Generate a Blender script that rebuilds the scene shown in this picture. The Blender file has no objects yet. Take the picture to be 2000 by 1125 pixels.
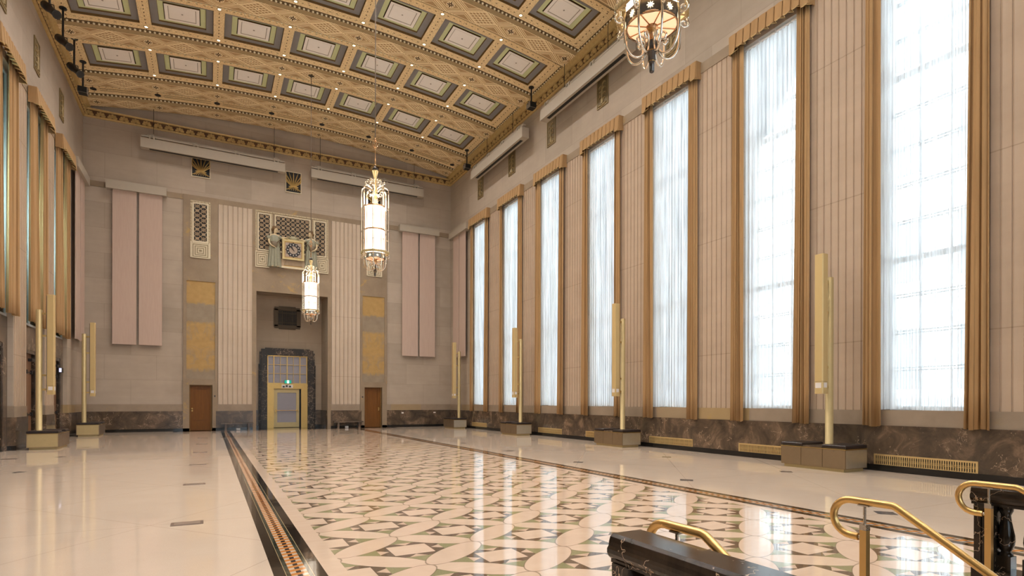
import bpy, bmesh, math, random
from mathutils import Vector, Matrix
random.seed(7)
PI = math.pi
SC = bpy.context.scene
COL = SC.collection
# ------------------------------------------------------------------ camera
F = 1111.0
TH = math.atan(590.5 / F)
cam = bpy.data.cameras.new('camera'); camo = bpy.data.objects.new('camera', cam); COL.objects.link(camo)
cam.sensor_width = 36; cam.lens = 36 * F / 2000.0; cam.clip_start = 0.05; cam.clip_end = 300
cam.shift_y = (784.9 - 562.5) / 2000.0
camo.location = (0, 0, 1.5)
camo.rotation_mode = 'XYZ'
camo.matrix_world = Matrix.Translation((0, 0, 1.5)) @ Matrix.Rotation(-TH, 4, 'Z') @ Matrix.Rotation(PI / 2, 4, 'X') @ Matrix.Rotation(0.0022, 4, 'Z')
SC.camera = camo
# ------------------------------------------------------------------ view, world, sun
SC.view_settings.view_transform = 'Standard'; SC.view_settings.look = 'None'
SC.view_settings.exposure = 0.1; SC.view_settings.gamma = 1.0; SC.view_settings.use_curve_mapping = False
W = bpy.data.worlds.new('sky'); SC.world = W; W.use_nodes = True
bg = W.node_tree.nodes['Background']; bg.inputs[0].default_value = (0.80, 0.90, 1.0, 1); bg.inputs[1].default_value = 5.8
sun = bpy.data.lights.new('sun', 'SUN'); sun.energy = 18.0; sun.angle = 0.01; sun.color = (1, .96, .9)
suno = bpy.data.objects.new('sun', sun); COL.objects.link(suno)
suno.rotation_euler = Vector((1.0, 0.10, -0.95)).to_track_quat('-Z', 'Y').to_euler()

# ------------------------------------------------------------------ room numbers
XL, XR, XC = -5.23, 13.10, 3.97
YB, YF = 32.75, -9.0
BAY = 3.655
BEAMS = [30.17 - BAY * k for k in range(11)] + []          # cross beams, back to front
WIN = [28.34 - BAY * k for k in range(9)]                   # window centres
RIB = 2.455
ORD = ['first', 'second', 'third', 'fourth', 'fifth', 'sixth', 'seventh', 'eighth', 'ninth', 'tenth', 'eleventh', 'twelfth']

# portals help daylight find the window openings
def portal(x, y, z, sy, sz, d):
    l = bpy.data.lights.new('daylight_portal', 'AREA'); l.shape = 'RECTANGLE'; l.size = sy; l.size_y = sz
    l.cycles.is_portal = True
    o = bpy.data.objects.new('daylight_portal', l); COL.objects.link(o)
    o.location = (x, y, z); o.rotation_euler = Vector(d).to_track_quat('-Z', 'Z').to_euler()
for y in WIN:
    portal(XR + 0.75, y, 6.4, 1.9, 10.2, (-1, 0, 0))
for x in (-1.4, 3.97, 9.34):
    portal(x, YF - 0.65, 6.4, 3.1, 10.2, (0, 1, 0))

# ------------------------------------------------------------------ mesh builder
class MB:
    def __init__(s, j=1): s.v = []; s.f = []; s.m = []; s.sm = []; s.j = j; s.nb = 0
    def add(s, vs, fs, mi=0, smooth=False):
        b = len(s.v); s.v += [tuple(v) for v in vs]
        for f in fs:
            s.f.append([b + i for i in f]); s.m.append(mi); s.sm.append(smooth)
        return s
    def box(s, x0, x1, y0, y1, z0, z1, mi=0):
        # hair's-breadth differences keep overlapping boxes from sharing a face
        e = .00035 * (s.nb % 5) * s.j; s.nb += 1
        if z0 > .02: x0 -= e; x1 += e; y0 -= e; y1 += e; z0 -= e; z1 += e
        vs = [(x, y, z) for z in (z0, z1) for y in (y0, y1) for x in (x0, x1)]
        return s.add(vs, [(0, 2, 3, 1), (4, 5, 7, 6), (0, 1, 5, 4), (2, 6, 7, 3), (0, 4, 6, 2), (1, 3, 7, 5)], mi)
    def quad(s, a, b, c, d, mi=0): return s.add([a, b, c, d], [(0, 1, 2, 3)], mi)
    def loft(s, rings, mi=0, smooth=True, closed=True, caps=True):
        n = len(rings[0]); vs = [p for r in rings for p in r]; fs = []
        for i in range(len(rings) - 1):
            for j in range(n if closed else n - 1):
                k = (j + 1) % n
                fs.append((i * n + j, i * n + k, (i + 1) * n + k, (i + 1) * n + j))
        s.add(vs, fs, mi, smooth)
        if caps and closed:
            s.add(rings[0], [tuple(range(n))[::-1]], mi); s.add(rings[-1], [tuple(range(n))], mi)
        return s
    def lathe(s, prof, c=(0, 0, 0), n=24, mi=0, smooth=True, caps=True, ph=0):
        rings = [[(c[0] + r * math.cos(2 * PI * (j + ph) / n), c[1] + r * math.sin(2 * PI * (j + ph) / n), c[2] + z) for j in range(n)] for r, z in prof]
        return s.loft(rings, mi, smooth, True, caps)
    def tube(s, path, r, n=8, mi=0, up=None, caps=True, flat=1.0):
        P = [Vector(p) for p in path]; rings = []; last = None
        for i, p in enumerate(P):
            t = (P[min(i + 1, len(P) - 1)] - P[max(i - 1, 0)]).normalized()
            if last is None:
                a = Vector(up) if up else (Vector((0, 0, 1)) if abs(t.z) < .9 else Vector((1, 0, 0)))
            else: a = last
            a = (a - t * a.dot(t)).normalized(); last = a; b = t.cross(a)
            rr = r[i] if isinstance(r, (list, tuple)) else r
            rings.append([tuple(p + a * (rr * math.cos(2 * PI * j / n)) + b * (rr * flat * math.sin(2 * PI * j / n))) for j in range(n)])
        return s.loft(rings, mi, True, True, caps)
    def ell(s, c, r, mi=0, n=10, m=6):
        rings = []
        for i in range(1, m):
            a = PI * i / m
            rings.append([(c[0] + r[0] * math.sin(a) * math.cos(2 * PI * j / n), c[1] + r[1] * math.sin(a) * math.sin(2 * PI * j / n), c[2] - r[2] * math.cos(a)) for j in range(n)])
        return s.loft(rings, mi, True)
    def extr(s, poly, axis, a, b, mi=0, smooth=False):
        # poly: 2D outline in the two other axes, extruded from a to b along axis
        def P(u, v, w):
            return {'x': (w, u, v), 'y': (u, w, v), 'z': (u, v, w)}[axis]
        return s.loft([[P(u, v, a) for u, v in poly], [P(u, v, b) for u, v in poly]], mi, smooth)
    def build(s, name, mats, parent=None, loc=(0, 0, 0), rot=0.0):
        me = bpy.data.meshes.new(name)
        me.from_pydata(s.v, [], s.f)
        if not isinstance(mats, (list, tuple)): mats = [mats]
        for m in mats: me.materials.append(m)
        me.polygons.foreach_set('material_index', s.m); me.polygons.foreach_set('use_smooth', s.sm)
        bm = bmesh.new(); bm.from_mesh(me); bmesh.ops.recalc_face_normals(bm, faces=bm.faces); bm.to_mesh(me); bm.free()
        o = bpy.data.objects.new(name, me); COL.objects.link(o)
        o.location = loc; o.rotation_euler = (0, 0, rot)
        if parent: o.parent = parent
        return o
def smooth_path(P, k=5):
    out = []
    for i in range(len(P) - 1):
        a = Vector(P[max(i - 1, 0)]); b = Vector(P[i]); c = Vector(P[i + 1]); d = Vector(P[min(i + 2, len(P) - 1)])
        for j in range(k):
            t = j / k; out.append(tuple(.5 * ((2 * b) + (c - a) * t + (2 * a - 5 * b + 4 * c - d) * t * t + (3 * b - a - 3 * c + d) * t ** 3)))
    out.append(tuple(P[-1])); return out
def tag(o, label, cat, group=None, kind=None):
    o['label'] = label; o['category'] = cat
    if group: o['group'] = group
    if kind: o['kind'] = kind
    return o
def struct(o, label=None):
    o['kind'] = 'structure'
    if label: o['label'] = label
    return o
def empty(name, loc, label, cat, group=None, rz=0.0):
    o = bpy.data.objects.new(name, None); COL.objects.link(o); o.location = loc; o.rotation_euler = (0, 0, rz); o.empty_display_size = .2
    return tag(o, label, cat, group)
def children(o): return [c for c in bpy.data.objects if c.parent == o]
def dup(root, loc, label=None, rz=None):
    r = root.copy(); COL.objects.link(r); r.location = loc
    if rz is not None: r.rotation_euler = (0, 0, rz)
    if label: r['label'] = label
    for ch in children(root):
        c = ch.copy(); COL.objects.link(c); c.parent = r
        for g in children(ch):
            d = g.copy(); COL.objects.link(d); d.parent = c
    return r

# ------------------------------------------------------------------ shader helper
class X:
    """a value in a node tree that understands arithmetic"""
    def __init__(s, t, v): s.t = t; s.v = v
    def _m(s, op, *a):
        n = s.t.nodes.new('ShaderNodeMath'); n.operation = op
        for i, q in enumerate((s,) + a):
            q = q.v if isinstance(q, X) else q
            if isinstance(q, (int, float)): n.inputs[i].default_value = q
            else: s.t.links.new(q, n.inputs[i])
        return X(s.t, n.outputs[0])
    def __add__(s, o): return s._m('ADD', o)
    __radd__ = __add__
    def __sub__(s, o): return s._m('SUBTRACT', o)
    def __rsub__(s, o): return X(s.t, o)._m('SUBTRACT', s)
    def __mul__(s, o): return s._m('MULTIPLY', o)
    __rmul__ = __mul__
    def __truediv__(s, o): return s._m('DIVIDE', o)
    def abs(s): return s._m('ABSOLUTE')
    def lt(s, o): return s._m('LESS_THAN', o)
    def gt(s, o): return s._m('GREATER_THAN', o)
    def min(s, o): return s._m('MINIMUM', o)
    def max(s, o): return s._m('MAXIMUM', o)
    def fract(s): return s._m('FRACT')
    def floor(s): return s._m('FLOOR')
    def mod(s, o): return s._m('FLOORED_MODULO', o)
    def sin(s): return s._m('SINE')
    def sqrt(s): return s._m('SQRT')
    def between(s, a, b): return s.gt(a) * s.lt(b)
    def OR(s, o): return s.max(o)
    def near(s, c, w): return (s - c).abs().lt(w)
    def cell(s, period, c=0.0):
        "signed distance to the nearest multiple of period (offset c)"
        return (s - (c - period / 2)).mod(period) - period / 2
class Mat:
    def __init__(s, name, rough=.5, metal=0.0, spec=.5):
        s.m = bpy.data.materials.new(name); s.m.use_nodes = True; s.t = s.m.node_tree
        s.b = s.t.nodes['Principled BSDF']; s.b.inputs['Roughness'].default_value = rough
        s.b.inputs['Metallic'].default_value = metal; s.b.inputs['Specular IOR Level'].default_value = spec
        g = s.t.nodes.new('ShaderNodeNewGeometry'); sp = s.t.nodes.new('ShaderNodeSeparateXYZ')
        s.t.links.new(g.outputs['Position'], sp.inputs[0]); s.pos = g.outputs['Position']
        s.x, s.y, s.z = (X(s.t, sp.outputs[i]) for i in range(3))
        sn = s.t.nodes.new('ShaderNodeSeparateXYZ'); s.t.links.new(g.outputs['True Normal'], sn.inputs[0])
        s.nx, s.ny, s.nz = (X(s.t, sn.outputs[i]) for i in range(3))
    def objco(s):
        tc = s.t.nodes.new('ShaderNodeTexCoord'); sp = s.t.nodes.new('ShaderNodeSeparateXYZ')
        s.t.links.new(tc.outputs['Object'], sp.inputs[0]); s.pos = tc.outputs['Object']
        s.x, s.y, s.z = (X(s.t, sp.outputs[i]) for i in range(3)); return s
    def vec(s, x, y, z):
        n = s.t.nodes.new('ShaderNodeCombineXYZ')
        for i, q in enumerate((x, y, z)):
            q = q.v if isinstance(q, X) else q
            if isinstance(q, (int, float)): n.inputs[i].default_value = q
            else: s.t.links.new(q, n.inputs[i])
        return n.outputs[0]
    def noise(s, scale, detail=3, rough=.55, vec=None, dist=0.0):
        n = s.t.nodes.new('ShaderNodeTexNoise'); n.inputs['Scale'].default_value = scale
        n.inputs['Detail'].default_value = detail; n.inputs['Roughness'].default_value = rough
        n.inputs['Distortion'].default_value = dist
        s.t.links.new(vec or s.pos, n.inputs['Vector']); return X(s.t, n.outputs['Fac'])
    def voro(s, scale, vec=None, feature='F1'):
        n = s.t.nodes.new('ShaderNodeTexVoronoi'); n.feature = feature; n.inputs['Scale'].default_value = scale
        s.t.links.new(vec or s.pos, n.inputs['Vector']); return X(s.t, n.outputs['Distance'])
    def mix(s, f, a, b):
        n = s.t.nodes.new('ShaderNodeMix'); n.data_type = 'RGBA'
        for i, q in ((0, f), (6, a), (7, b)):
            q = q.v if isinstance(q, X) else q
            if isinstance(q, (int, float)): n.inputs[i].default_value = q
            elif isinstance(q, tuple): n.inputs[i].default_value = (q[0], q[1], q[2], 1)
            else: s.t.links.new(q, n.inputs[i])
        return n.outputs[2]
    def ramp(s, f, stops):
        n = s.t.nodes.new('ShaderNodeValToRGB'); e = n.color_ramp.elements
        while len(e) < len(stops): e.new(.5)
        for i, (p, c) in enumerate(stops): e[i].position = p; e[i].color = (c[0], c[1], c[2], 1)
        s.t.links.new(f.v, n.inputs[0]); return n.outputs[0]
    def col(s, c):
        i = s.b.inputs['Base Color']
        if isinstance(c, tuple): i.default_value = (c[0], c[1], c[2], 1)
        else: s.t.links.new(c, i)
        return s
    def inp(s, name, q):
        q = q.v if isinstance(q, X) else q
        if isinstance(q, (int, float)): s.b.inputs[name].default_value = q
        elif isinstance(q, tuple): s.b.inputs[name].default_value = (q[0], q[1], q[2], 1)
        else: s.t.links.new(q, s.b.inputs[name])
        return s
    def bump(s, h, dist=.02, strength=.4):
        n = s.t.nodes.new('ShaderNodeBump'); n.inputs['Distance'].default_value = dist; n.inputs['Strength'].default_value = strength
        s.t.links.new(h.v, n.inputs['Height']); s.t.links.new(n.outputs[0], s.b.inputs['Normal']); return s
def plain(name, c, rough=.5, metal=0.0, var=.08, scale=6):
    "one colour with a little procedural mottling"
    M = Mat(name, rough, metal)
    M.col(M.mix(M.noise(scale), tuple(q * (1 - var) for q in c), tuple(min(1, q * (1 + var)) for q in c)))
    return M.m
def glow(name, c, s):
    M = Mat(name, .4); M.col(tuple(min(1, q) for q in c)); M.inp('Emission Color', c); M.inp('Emission Strength', s); return M.m

# ------------------------------------------------------------------ materials
def stone_mat(name, c1, c2, bw=2.1, bh=1.19, joints=True, z0=1.34, objc=False):
    M = Mat(name, .6, 0, .3)
    s = M.x + M.y                      # runs along either wall
    row = ((M.z - z0) / bh).floor()
    off = row.mod(2.0) * (bw / 2)
    c = M.noise(1.1, 5, .6)
    streak = M.noise(1.0, 4, .6, M.vec(M.x * .5, M.y * .5, M.z * 5))
    blk = M.noise(3.0, 0, .5, M.vec(((s + off) / bw).floor() * 7.3, row * 3.1, 0.0))
    f = (c * .5 + streak * .3 + blk * .6 - .2)
    base = M.mix(f, c1, c2)
    base = M.mix((M.noise(.35, 4) - .52) * 1.6, base, tuple(q * .72 for q in c1))
    if joints:
        jz = (M.z - z0).cell(bh).abs().lt(.008); js = (s + off).cell(bw).abs().lt(.008)
        base = M.mix(jz.OR(js) * .28, base, tuple(q * .4 for q in c1))
    M.col(base); M.bump(M.noise(25, 2), .004, .3)
    return M.m
STONE = stone_mat('limestone', (.29, .235, .18), (.51, .42, .34))
def flute_mat(name='fluted_limestone', c1=(.42, .33, .25), c2=(.59, .485, .385)):
    M = Mat(name, .6, 0, .3)
    f = M.noise(.9, 4) * .6 + M.noise(1.0, 4, .6, M.vec(M.x * .7, M.y * .7, M.z * 3)) * .4
    base = M.mix(f, c1, c2)
    jz = (M.z - 2.9).cell(3.35).abs().lt(.01)
    M.col(M.mix(jz * .5, base, (.22, .16, .11))); return M.m
FLUTE = flute_mat()
FLUTE2 = flute_mat('pink_buff_pilaster_stone', (.36, .265, .19), (.53, .405, .305))
def brownstone():
    M = Mat('brown_stone', .55, 0, .35)
    base = M.mix(M.noise(1.4, 6, .6), (.19, .135, .085), (.36, .275, .19))
    gold = (M.noise(1.7, 5, .65, dist=.6) - .60) * 9
    base = M.mix(gold.max(0).min(1) * .7, base, (.46, .29, .09)); M.col(base); return M.m
BSTONE = brownstone()
def trimstone():
    M = Mat('ochre_trim_stone', .5, 0, .4)
    s = M.x + M.y
    blk = M.noise(2.0, 0, .5, M.vec((s / 1.83).floor() * 5.1, 0.0, 0.0))
    base = M.mix(M.noise(1.8, 6, .6), (.20, .15, .105), (.37, .285, .21))
    g = ((blk - .56) * 8).max(0).min(1) * .6 + ((M.noise(1.5, 5, .7) - .6) * 8).max(0).min(1) * .4
    M.col(M.mix(g.min(.85), base, (.38, .25, .09))); return M.m
TRIM = trimstone()
def goldpanel():
    M = Mat('gold_veined_stone', .5, 0, .4)
    mx = (M.x - XC).abs() - 4.36                       # mirrored left/right, book-matched
    v = M.vec(mx.abs(), 0.0, M.z)
    n = M.noise(1.3, 7, .68, v, .8)
    keep = ((M.z - 4.3).abs() * -1.0 + 1.25).max(((M.z - 6.35) * 1.2)).max(-.25).min(.22)
    f = ((n - .50 + keep) * 6).max(0).min(1)
    M.col(M.mix(f, M.mix(M.noise(2.5, 5), (.20, .15, .10), (.35, .28, .20)), M.mix(M.noise(5, 4), (.33, .20, .06), (.48, .305, .115)))); return M.m
GOLDP = goldpanel()
def darkmarble(name='dado_marble', tone=1.0, vein=1.0, rough=.18, gate=.55, vs=2.6, vd=1.1, det=6, vw=.011):
    M = Mat(name, rough, 0, .4)
    k = tone
    s = (M.x + M.y)
    base = M.ramp(M.noise(1.6, 8, .68, dist=.9), [(.30, (.030 * k, .022 * k, .016 * k)), (.52, (.085 * k, .058 * k, .038 * k)), (.68, (.19 * k, .125 * k, .08 * k)), (.8, (.10 * k, .07 * k, .05 * k))])
    w = M.voro(vs, M.vec(M.x + M.noise(vs * .85, det, .65) * vd, M.y + M.noise(vs, det, .65) * vd, M.z + M.noise(vs * .92, det, .65) * vd * .8), 'DISTANCE_TO_EDGE')
    vein_f = w.lt(vw) * M.noise(1.6, 4).gt(gate) * vein
    base = M.mix((vein_f * .75).min(1), base, (.62, .44, .30))
    sp = M.noise(14, 3, .7).gt(.69) * .55
    base = M.mix(sp, base, (.42, .31, .22))
    bl = M.noise(1.4, 0, .5, M.vec((s / 1.22).floor() * 4.7, 0.0, 0.0))
    base = M.mix(((bl - .5) * 2.2).max(0).min(.6), base, (.05 * k, .042 * k, .035 * k))
    M.col(base); return M.m
DADO = darkmarble(tone=1.25)
PORTORO = darkmarble('black_gold_marble', .33, 1.4, .14, .50, 3.6, .55, 4, .007)
PORTORO2 = darkmarble('surround_marble', .36, 1.2, .4, .47, 3.6, .55, 4, .012)
BLACK = plain('black_granite', (.012, .011, .010), .12)
def brass(name, c=(.72, .50, .20), r=.28, metal=1.0):
    M = Mat(name, r, metal); M.col(M.mix(M.noise(9), tuple(q * .85 for q in c), c))
    M.inp('Roughness', M.noise(20, 3) * .15 + (r - .07)); return M.m
BRASS = brass('polished_brass', (.42, .25, .085), .3)
SATIN = brass('satin_brass', (.62, .43, .17), .38)
CHAMP = brass('champagne_metal', (.55, .43, .22), .5, .55)
BRONZE = brass('brushed_bronze', (.36, .27, .17), .36, .85)
NICKEL = brass('nickel', (.62, .57, .50), .25)
SILVERGOLD = brass('silvered_brass', (.80, .68, .50), .2)
def velvet():
    M = Mat('tan_velvet', .85, 0, .2)
    n = M.noise(1.0, 4, .6, M.vec(M.x * 6, M.y * 6, M.z * .6))
    M.col(M.mix(n, (.31, .18, .08), (.53, .33, .16))); M.inp('Sheen Weight', .35); M.inp('Sheen Tint', (.9, .7, .45)); M.inp('Sheen Roughness', .4)
    # thin pile lets some daylight through
    t = M.t; tr = t.nodes.new('ShaderNodeBsdfTranslucent'); tr.inputs[0].default_value = (.55, .33, .13, 1)
    mx = t.nodes.new('ShaderNodeMixShader'); mx.inputs[0].default_value = .12
    out = t.nodes['Material Output']; t.links.new(M.b.outputs[0], mx.inputs[1]); t.links.new(tr.outputs[0], mx.inputs[2]); t.links.new(mx.outputs[0], out.inputs[0])
    return M.m
VELVET = velvet()
FRINGE = plain('gold_fringe', (.55, .38, .17), .8)
def sheer():
    M = Mat('sheer_voile', .9, 0, .1); t = M.t
    n = M.noise(1.0, 3, .6, M.vec(M.x * 5, M.y * 9, M.z * .35))
    dif = t.nodes.new('ShaderNodeBsdfDiffuse'); dif.inputs[0].default_value = (.92, .92, .92, 1)
    tl = t.nodes.new('ShaderNodeBsdfTranslucent'); tl.inputs[0].default_value = (.95, .96, .97, 1)
    tp = t.nodes.new('ShaderNodeBsdfTransparent')
    a = t.nodes.new('ShaderNodeMixShader'); a.inputs[0].default_value = .72
    t.links.new(dif.outputs[0], a.inputs[1]); t.links.new(tl.outputs[0], a.inputs[2])
    b = t.nodes.new('ShaderNodeMixShader'); fac = (n - .5) * 1.2 + .34
    t.links.new(fac.max(.10).min(.75).v, b.inputs[0])
    t.links.new(a.outputs[0], b.inputs[1]); t.links.new(tp.outputs[0], b.inputs[2])
    t.links.new(b.outputs[0], t.nodes['Material Output'].inputs[0]); return M.m
SHEER = sheer()
def glass(name='window_glass', tint=(.93, .97, .98)):
    m = bpy.data.materials.new(name); m.use_nodes = True; t = m.node_tree; t.nodes.remove(t.nodes['Principled BSDF'])
    tp = t.nodes.new('ShaderNodeBsdfTransparent'); tp.inputs[0].default_value = (*tint, 1)
    gl = t.nodes.new('ShaderNodeBsdfGlossy'); gl.inputs['Roughness'].default_value = .03
    fr = t.nodes.new('ShaderNodeFresnel'); fr.inputs[0].default_value = 1.45
    mx = t.nodes.new('ShaderNodeMixShader'); t.links.new(fr.outputs[0], mx.inputs[0]); t.links.new(tp.outputs[0], mx.inputs[1]); t.links.new(gl.outputs[0], mx.inputs[2])
    t.links.new(mx.outputs[0], t.nodes['Material Output'].inputs[0]); return m
GLASS = glass()
FROST = plain('frosted_mauve_glass', (.27, .235, .25), .25, 0, .05)
WOOD = None
def wood():
    M = Mat('varnished_mahogany', .45, 0, .25)
    n = M.noise(2.0, 6, .65, M.vec(M.x * 9, M.y * 9, M.z * .7), .5)
    M.col(M.mix(n, (.09, .032, .005), (.23, .09, .016))); return M.m
WOOD = wood()
WOODL = plain('brown_oak', (.17, .085, .042), .45, 0, .3)
PINK = Mat('pink_acoustic_fabric', .9, 0, .1); PINK.col(PINK.mix(PINK.noise(1.0, 3, .5, PINK.vec(PINK.x * 30, PINK.y * 30, PINK.z * 2)), (.46, .345, .285), (.55, .42, .35))); PINK = PINK.m
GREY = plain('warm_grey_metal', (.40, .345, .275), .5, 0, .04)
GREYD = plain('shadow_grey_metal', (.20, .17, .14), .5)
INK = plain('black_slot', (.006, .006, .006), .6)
IRON = plain('black_iron', (.012, .011, .012), .45)
DBRONZE = brass('dark_bronze', (.075, .052, .03), .5, .4)
LEATHER = plain('dark_brown_leather', (.018, .011, .010), .35)
WHITE = plain('white_plastic', (.75, .73, .72), .4)
PAPER = plain('white_label', (.72, .66, .62), .5)
CREAMST = plain('cream_stone_carving', (.62, .54, .39), .6, 0, .10, 9)
ROPE = plain('roped_cream_moulding', (.52, .43, .29), .6, 0, .2, 18)
TEAL = stone_mat('corridor_wall_stone', (.40, .47, .44), (.55, .62, .58), 1.6, .9)
FABRICGREEN = plain('grey_green_glaze', (.27, .265, .195), .45, 0, .22, 14)
SKINST = plain('cream_glazed_skin', (.60, .48, .30), .4, 0, .06)
HAIRST = plain('brown_glazed_hair', (.16, .09, .035), .5, 0, .2, 25)
REDV = plain('ochre_gilding', (.40, .24, .06), .45, .3, .2)

# ------------------------------------------------------------------ floor
def floor_mat():
    M = Mat('terrazzo_and_marble_floor', .11, 0, .75)
    x, y = M.x, M.y
    fine = M.noise(90, 2, .7); mid = M.noise(1.2, 5, .6)
    terr = M.mix(fine * .6 + mid * .4, (.60, .47, .365), (.80, .67, .55))
    # saw-cut diagonal joints and inlaid grey lozenges
    u = (x - 11.04) / 2.92; v = (y - 8.10) / BAY
    j = (u + v).cell(1.0).abs().lt(.0022).OR((u - v).cell(1.0).abs().lt(.0022)).OR((y - 8.10).cell(BAY).abs().lt(.006))
    terr = M.mix(j * .35, terr, (.22, .15, .10))
    dia = ((x - 11.04).cell(2.92).abs() + (y - 8.10).cell(BAY).abs()).lt(.17) * (1 - x.between(-1.6, 1.0)) * (x - XC).abs().gt(4.0) * (x - XC).abs().lt(7.6)
    terr = M.mix(dia, terr, (.13, .125, .125))
    # centre carpet of overlapping ovals
    P = (x - 1.08) / .7225; Q = (y - 5.58) / .6092
    a = (P + Q) * .5; b = (P - Q) * .5                 # nodes at integers
    fa = a.fract(); fb = b.fract()
    # oval along +a edge and +b edge of the cell: centre at (0.5, 0) / (0, 0.5) etc.
    def oval(s, t): return (s - .5) * (s - .5) / .25 + t * t / .034
    oa = oval(fa, fb).min(oval(fa, fb - 1)); ob = oval(fb, fa).min(oval(fb, fa - 1))
    inA = oa.lt(1.0); inB = ob.lt(1.0); inside = inA.max(inB)
    ring = (oa - 1.0).abs().lt(.045).max((ob - 1.0).abs().lt(.045) * (1 - inA))
    p = (fa + fb) - 1.0; q = (fa - fb)                  # cell centre at 0
    ap = p.abs(); aq = q.abs(); m = ap.max(aq); n = ap.min(aq)
    cream = M.mix(M.noise(1.0, 5, .6, M.vec(x * 2.2, y * 9, 0.0)) * .7 + M.noise(2, 2) * .3, (.66, .48, .35), (.86, .68, .54))
    cream2 = M.mix(M.noise(30, 2), (.60, .42, .30), (.76, .58, .45))
    green = M.mix(M.noise(70, 2, .8), (.19, .19, .085), (.40, .375, .21))
    brown = M.mix(M.noise(80, 2, .8), (.08, .055, .038), (.21, .15, .105))
    c = M.mix(m.lt(.285), green, cream)
    band = m.between(.285, .45)
    tri = n.lt((m - .30) * .85)
    c = M.mix(band, c, M.mix(tri, brown, cream2))
    c = M.mix(inside, c, M.mix(inA * .5, cream, M.mix(M.noise(1.0, 5, .6, M.vec(x * 6, y * 3, 0.0)), (.64, .45, .32), (.84, .65, .52)))); c = M.mix(ring * .62, c, (.13, .09, .05))
    e = (x - XC).abs()
    c = M.mix(e.gt(2.89), c, cream)                    # cream margin
    blk = M.mix(M.noise(3, 5), (.006, .005, .004), (.035, .026, .02))
    c = M.mix(e.gt(3.065), c, blk)
    gs = M.mix(M.noise(16, 2).gt(.5), (.015, .02, .014), (.07, .08, .06))
    c = M.mix(e.between(3.17, 3.205), c, gs)
    # orange / white / black chevron ribbon
    r = e - 3.205; k = .122
    sg = (y + r * .32) / k
    ph = sg.fract(); og = ph.lt(.52)
    white = (.62, .49, .38)
    rb = M.mix(og, white, M.mix(M.noise(9), (.50, .17, .03), (.72, .30, .08)))
    mid_b = (r - .07).abs().lt(.021) * ph.gt(.45)
    rb = M.mix(mid_b, rb, (.03, .025, .03))
    c = M.mix(e.between(3.205, 3.345), c, rb)
    c = M.mix(e.between(3.345, 3.38), c, gs)
    c = M.mix(e.near(3.383, .003).OR(e.near(3.168, .003)), c, (.5, .38, .2))
    c = M.mix(e.gt(3.385), c, blk)
    c = M.mix(e.gt(3.48), c, terr)
    # cross border at the far end
    far = y.gt(31.75) * e.lt(5.55)
    fb_ = M.mix(M.noise(2, 4), (.34, .20, .12), (.55, .37, .26))
    fb_ = M.mix(y.gt(32.45).OR(y.lt(31.87)).OR(e.gt(5.35)), fb_, blk)
    c = M.mix(far, c, fb_)
    M.col(c)
    M.inp('Roughness', M.noise(3.0, 4) * .04 + .035)
    # almost flat polish with faint waviness
    M.bump(M.noise(2.2, 3), .004, .25)
    return M.m
FLOOR = floor_mat()
m = MB(0)
def frect(x0, x1, y0, y1): m.box(x0, x1, y0, y1, -.25, 0)
frect(-6.2, 1.62, YF - .6, YB + .8); frect(1.62, 5.2, 2.02, YB + .8); frect(5.2, XR + .6, YF - .6, YB + .8)
frect(1.62, 5.2, YF - .6, -3.2); frect(1.9, 6.1, YB + .8, YB + 2.9)
struct(m.build('floor', [FLOOR]), 'polished terrazzo hall floor with inlaid marble oval pattern')
# stair down, out of the frame below the handrails
m = MB(); STAIRN = 12
for i in range(STAIRN):
    m.box(1.62, 5.2, 2.02 - .30 * (i + 1), 2.02 - .30 * i, -2.4, -.17 * (i + 1))
struct(m.build('floor_stair', [plain('stair_stone', (.55, .44, .34), .3)]))

# ------------------------------------------------------------------ walls
ZT = 16.35
m = MB()
# right wall: piers, spandrels
hw = .90
edges = [YF - .5]
for y in reversed(WIN): edges += [y - hw, y + hw]
edges.append(YB + .6)
for i in range(0, len(edges), 2): m.box(XR, XR + .7, edges[i], edges[i + 1], 0, ZT)
for y in WIN:
    m.box(XR, XR + .7, y - hw, y + hw, 0, 1.32); m.box(XR, XR + .7, y - hw, y + hw, 11.35, ZT)
struct(m.build('wall_right', STONE))
# back wall with deep vestibule and door niches
m = MB(); Y0, Y1 = YB, YB + .6
def bw(x0, x1, z0, z1, mi=0): m.box(x0, x1, Y0, Y1, z0, z1, mi)
bw(XL - .6, -.90, 0, ZT); bw(-.90, .12, 2.32, ZT); bw(.12, 2.1, 0, ZT); bw(2.1, 5.82, 7.5, ZT); bw(5.82, 7.83, 0, ZT)
bw(7.83, 8.85, 2.32, ZT); bw(8.85, XR + .7, 0, ZT)
struct(m.build('wall_back', STONE))
m = MB()
m.box(1.6, 2.1, YB + .6, YB + 2.2, 0, 8); m.box(5.82, 6.3, YB + .6, YB + 2.2, 0, 8)
m.box(1.6, 6.3, YB + .6, YB + 2.7, 7.5, 8.0)
m.box(1.6, 2.87, YB + 2.2, YB + 2.7, 0, 7.5); m.box(5.03, 6.3, YB + 2.2, YB + 2.7, 0, 7.5); m.box(2.87, 5.03, YB + 2.2, YB + 2.7, 4.12, 7.5)
m.box(1.6, 6.3, YB + 2.75, YB + 2.85, 0, 8)  # added behind the doorway to stop outside light leaking in
for x in (-.90, 7.83): m.box(x - .05, x + 1.07, YB + .6, YB + .7, 0, 2.6)
struct(m.build('wall_vestibule', stone_mat('vestibule_stone', (.30, .24, .18), (.47, .38, .29), 1.9, 1.19)))
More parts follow.
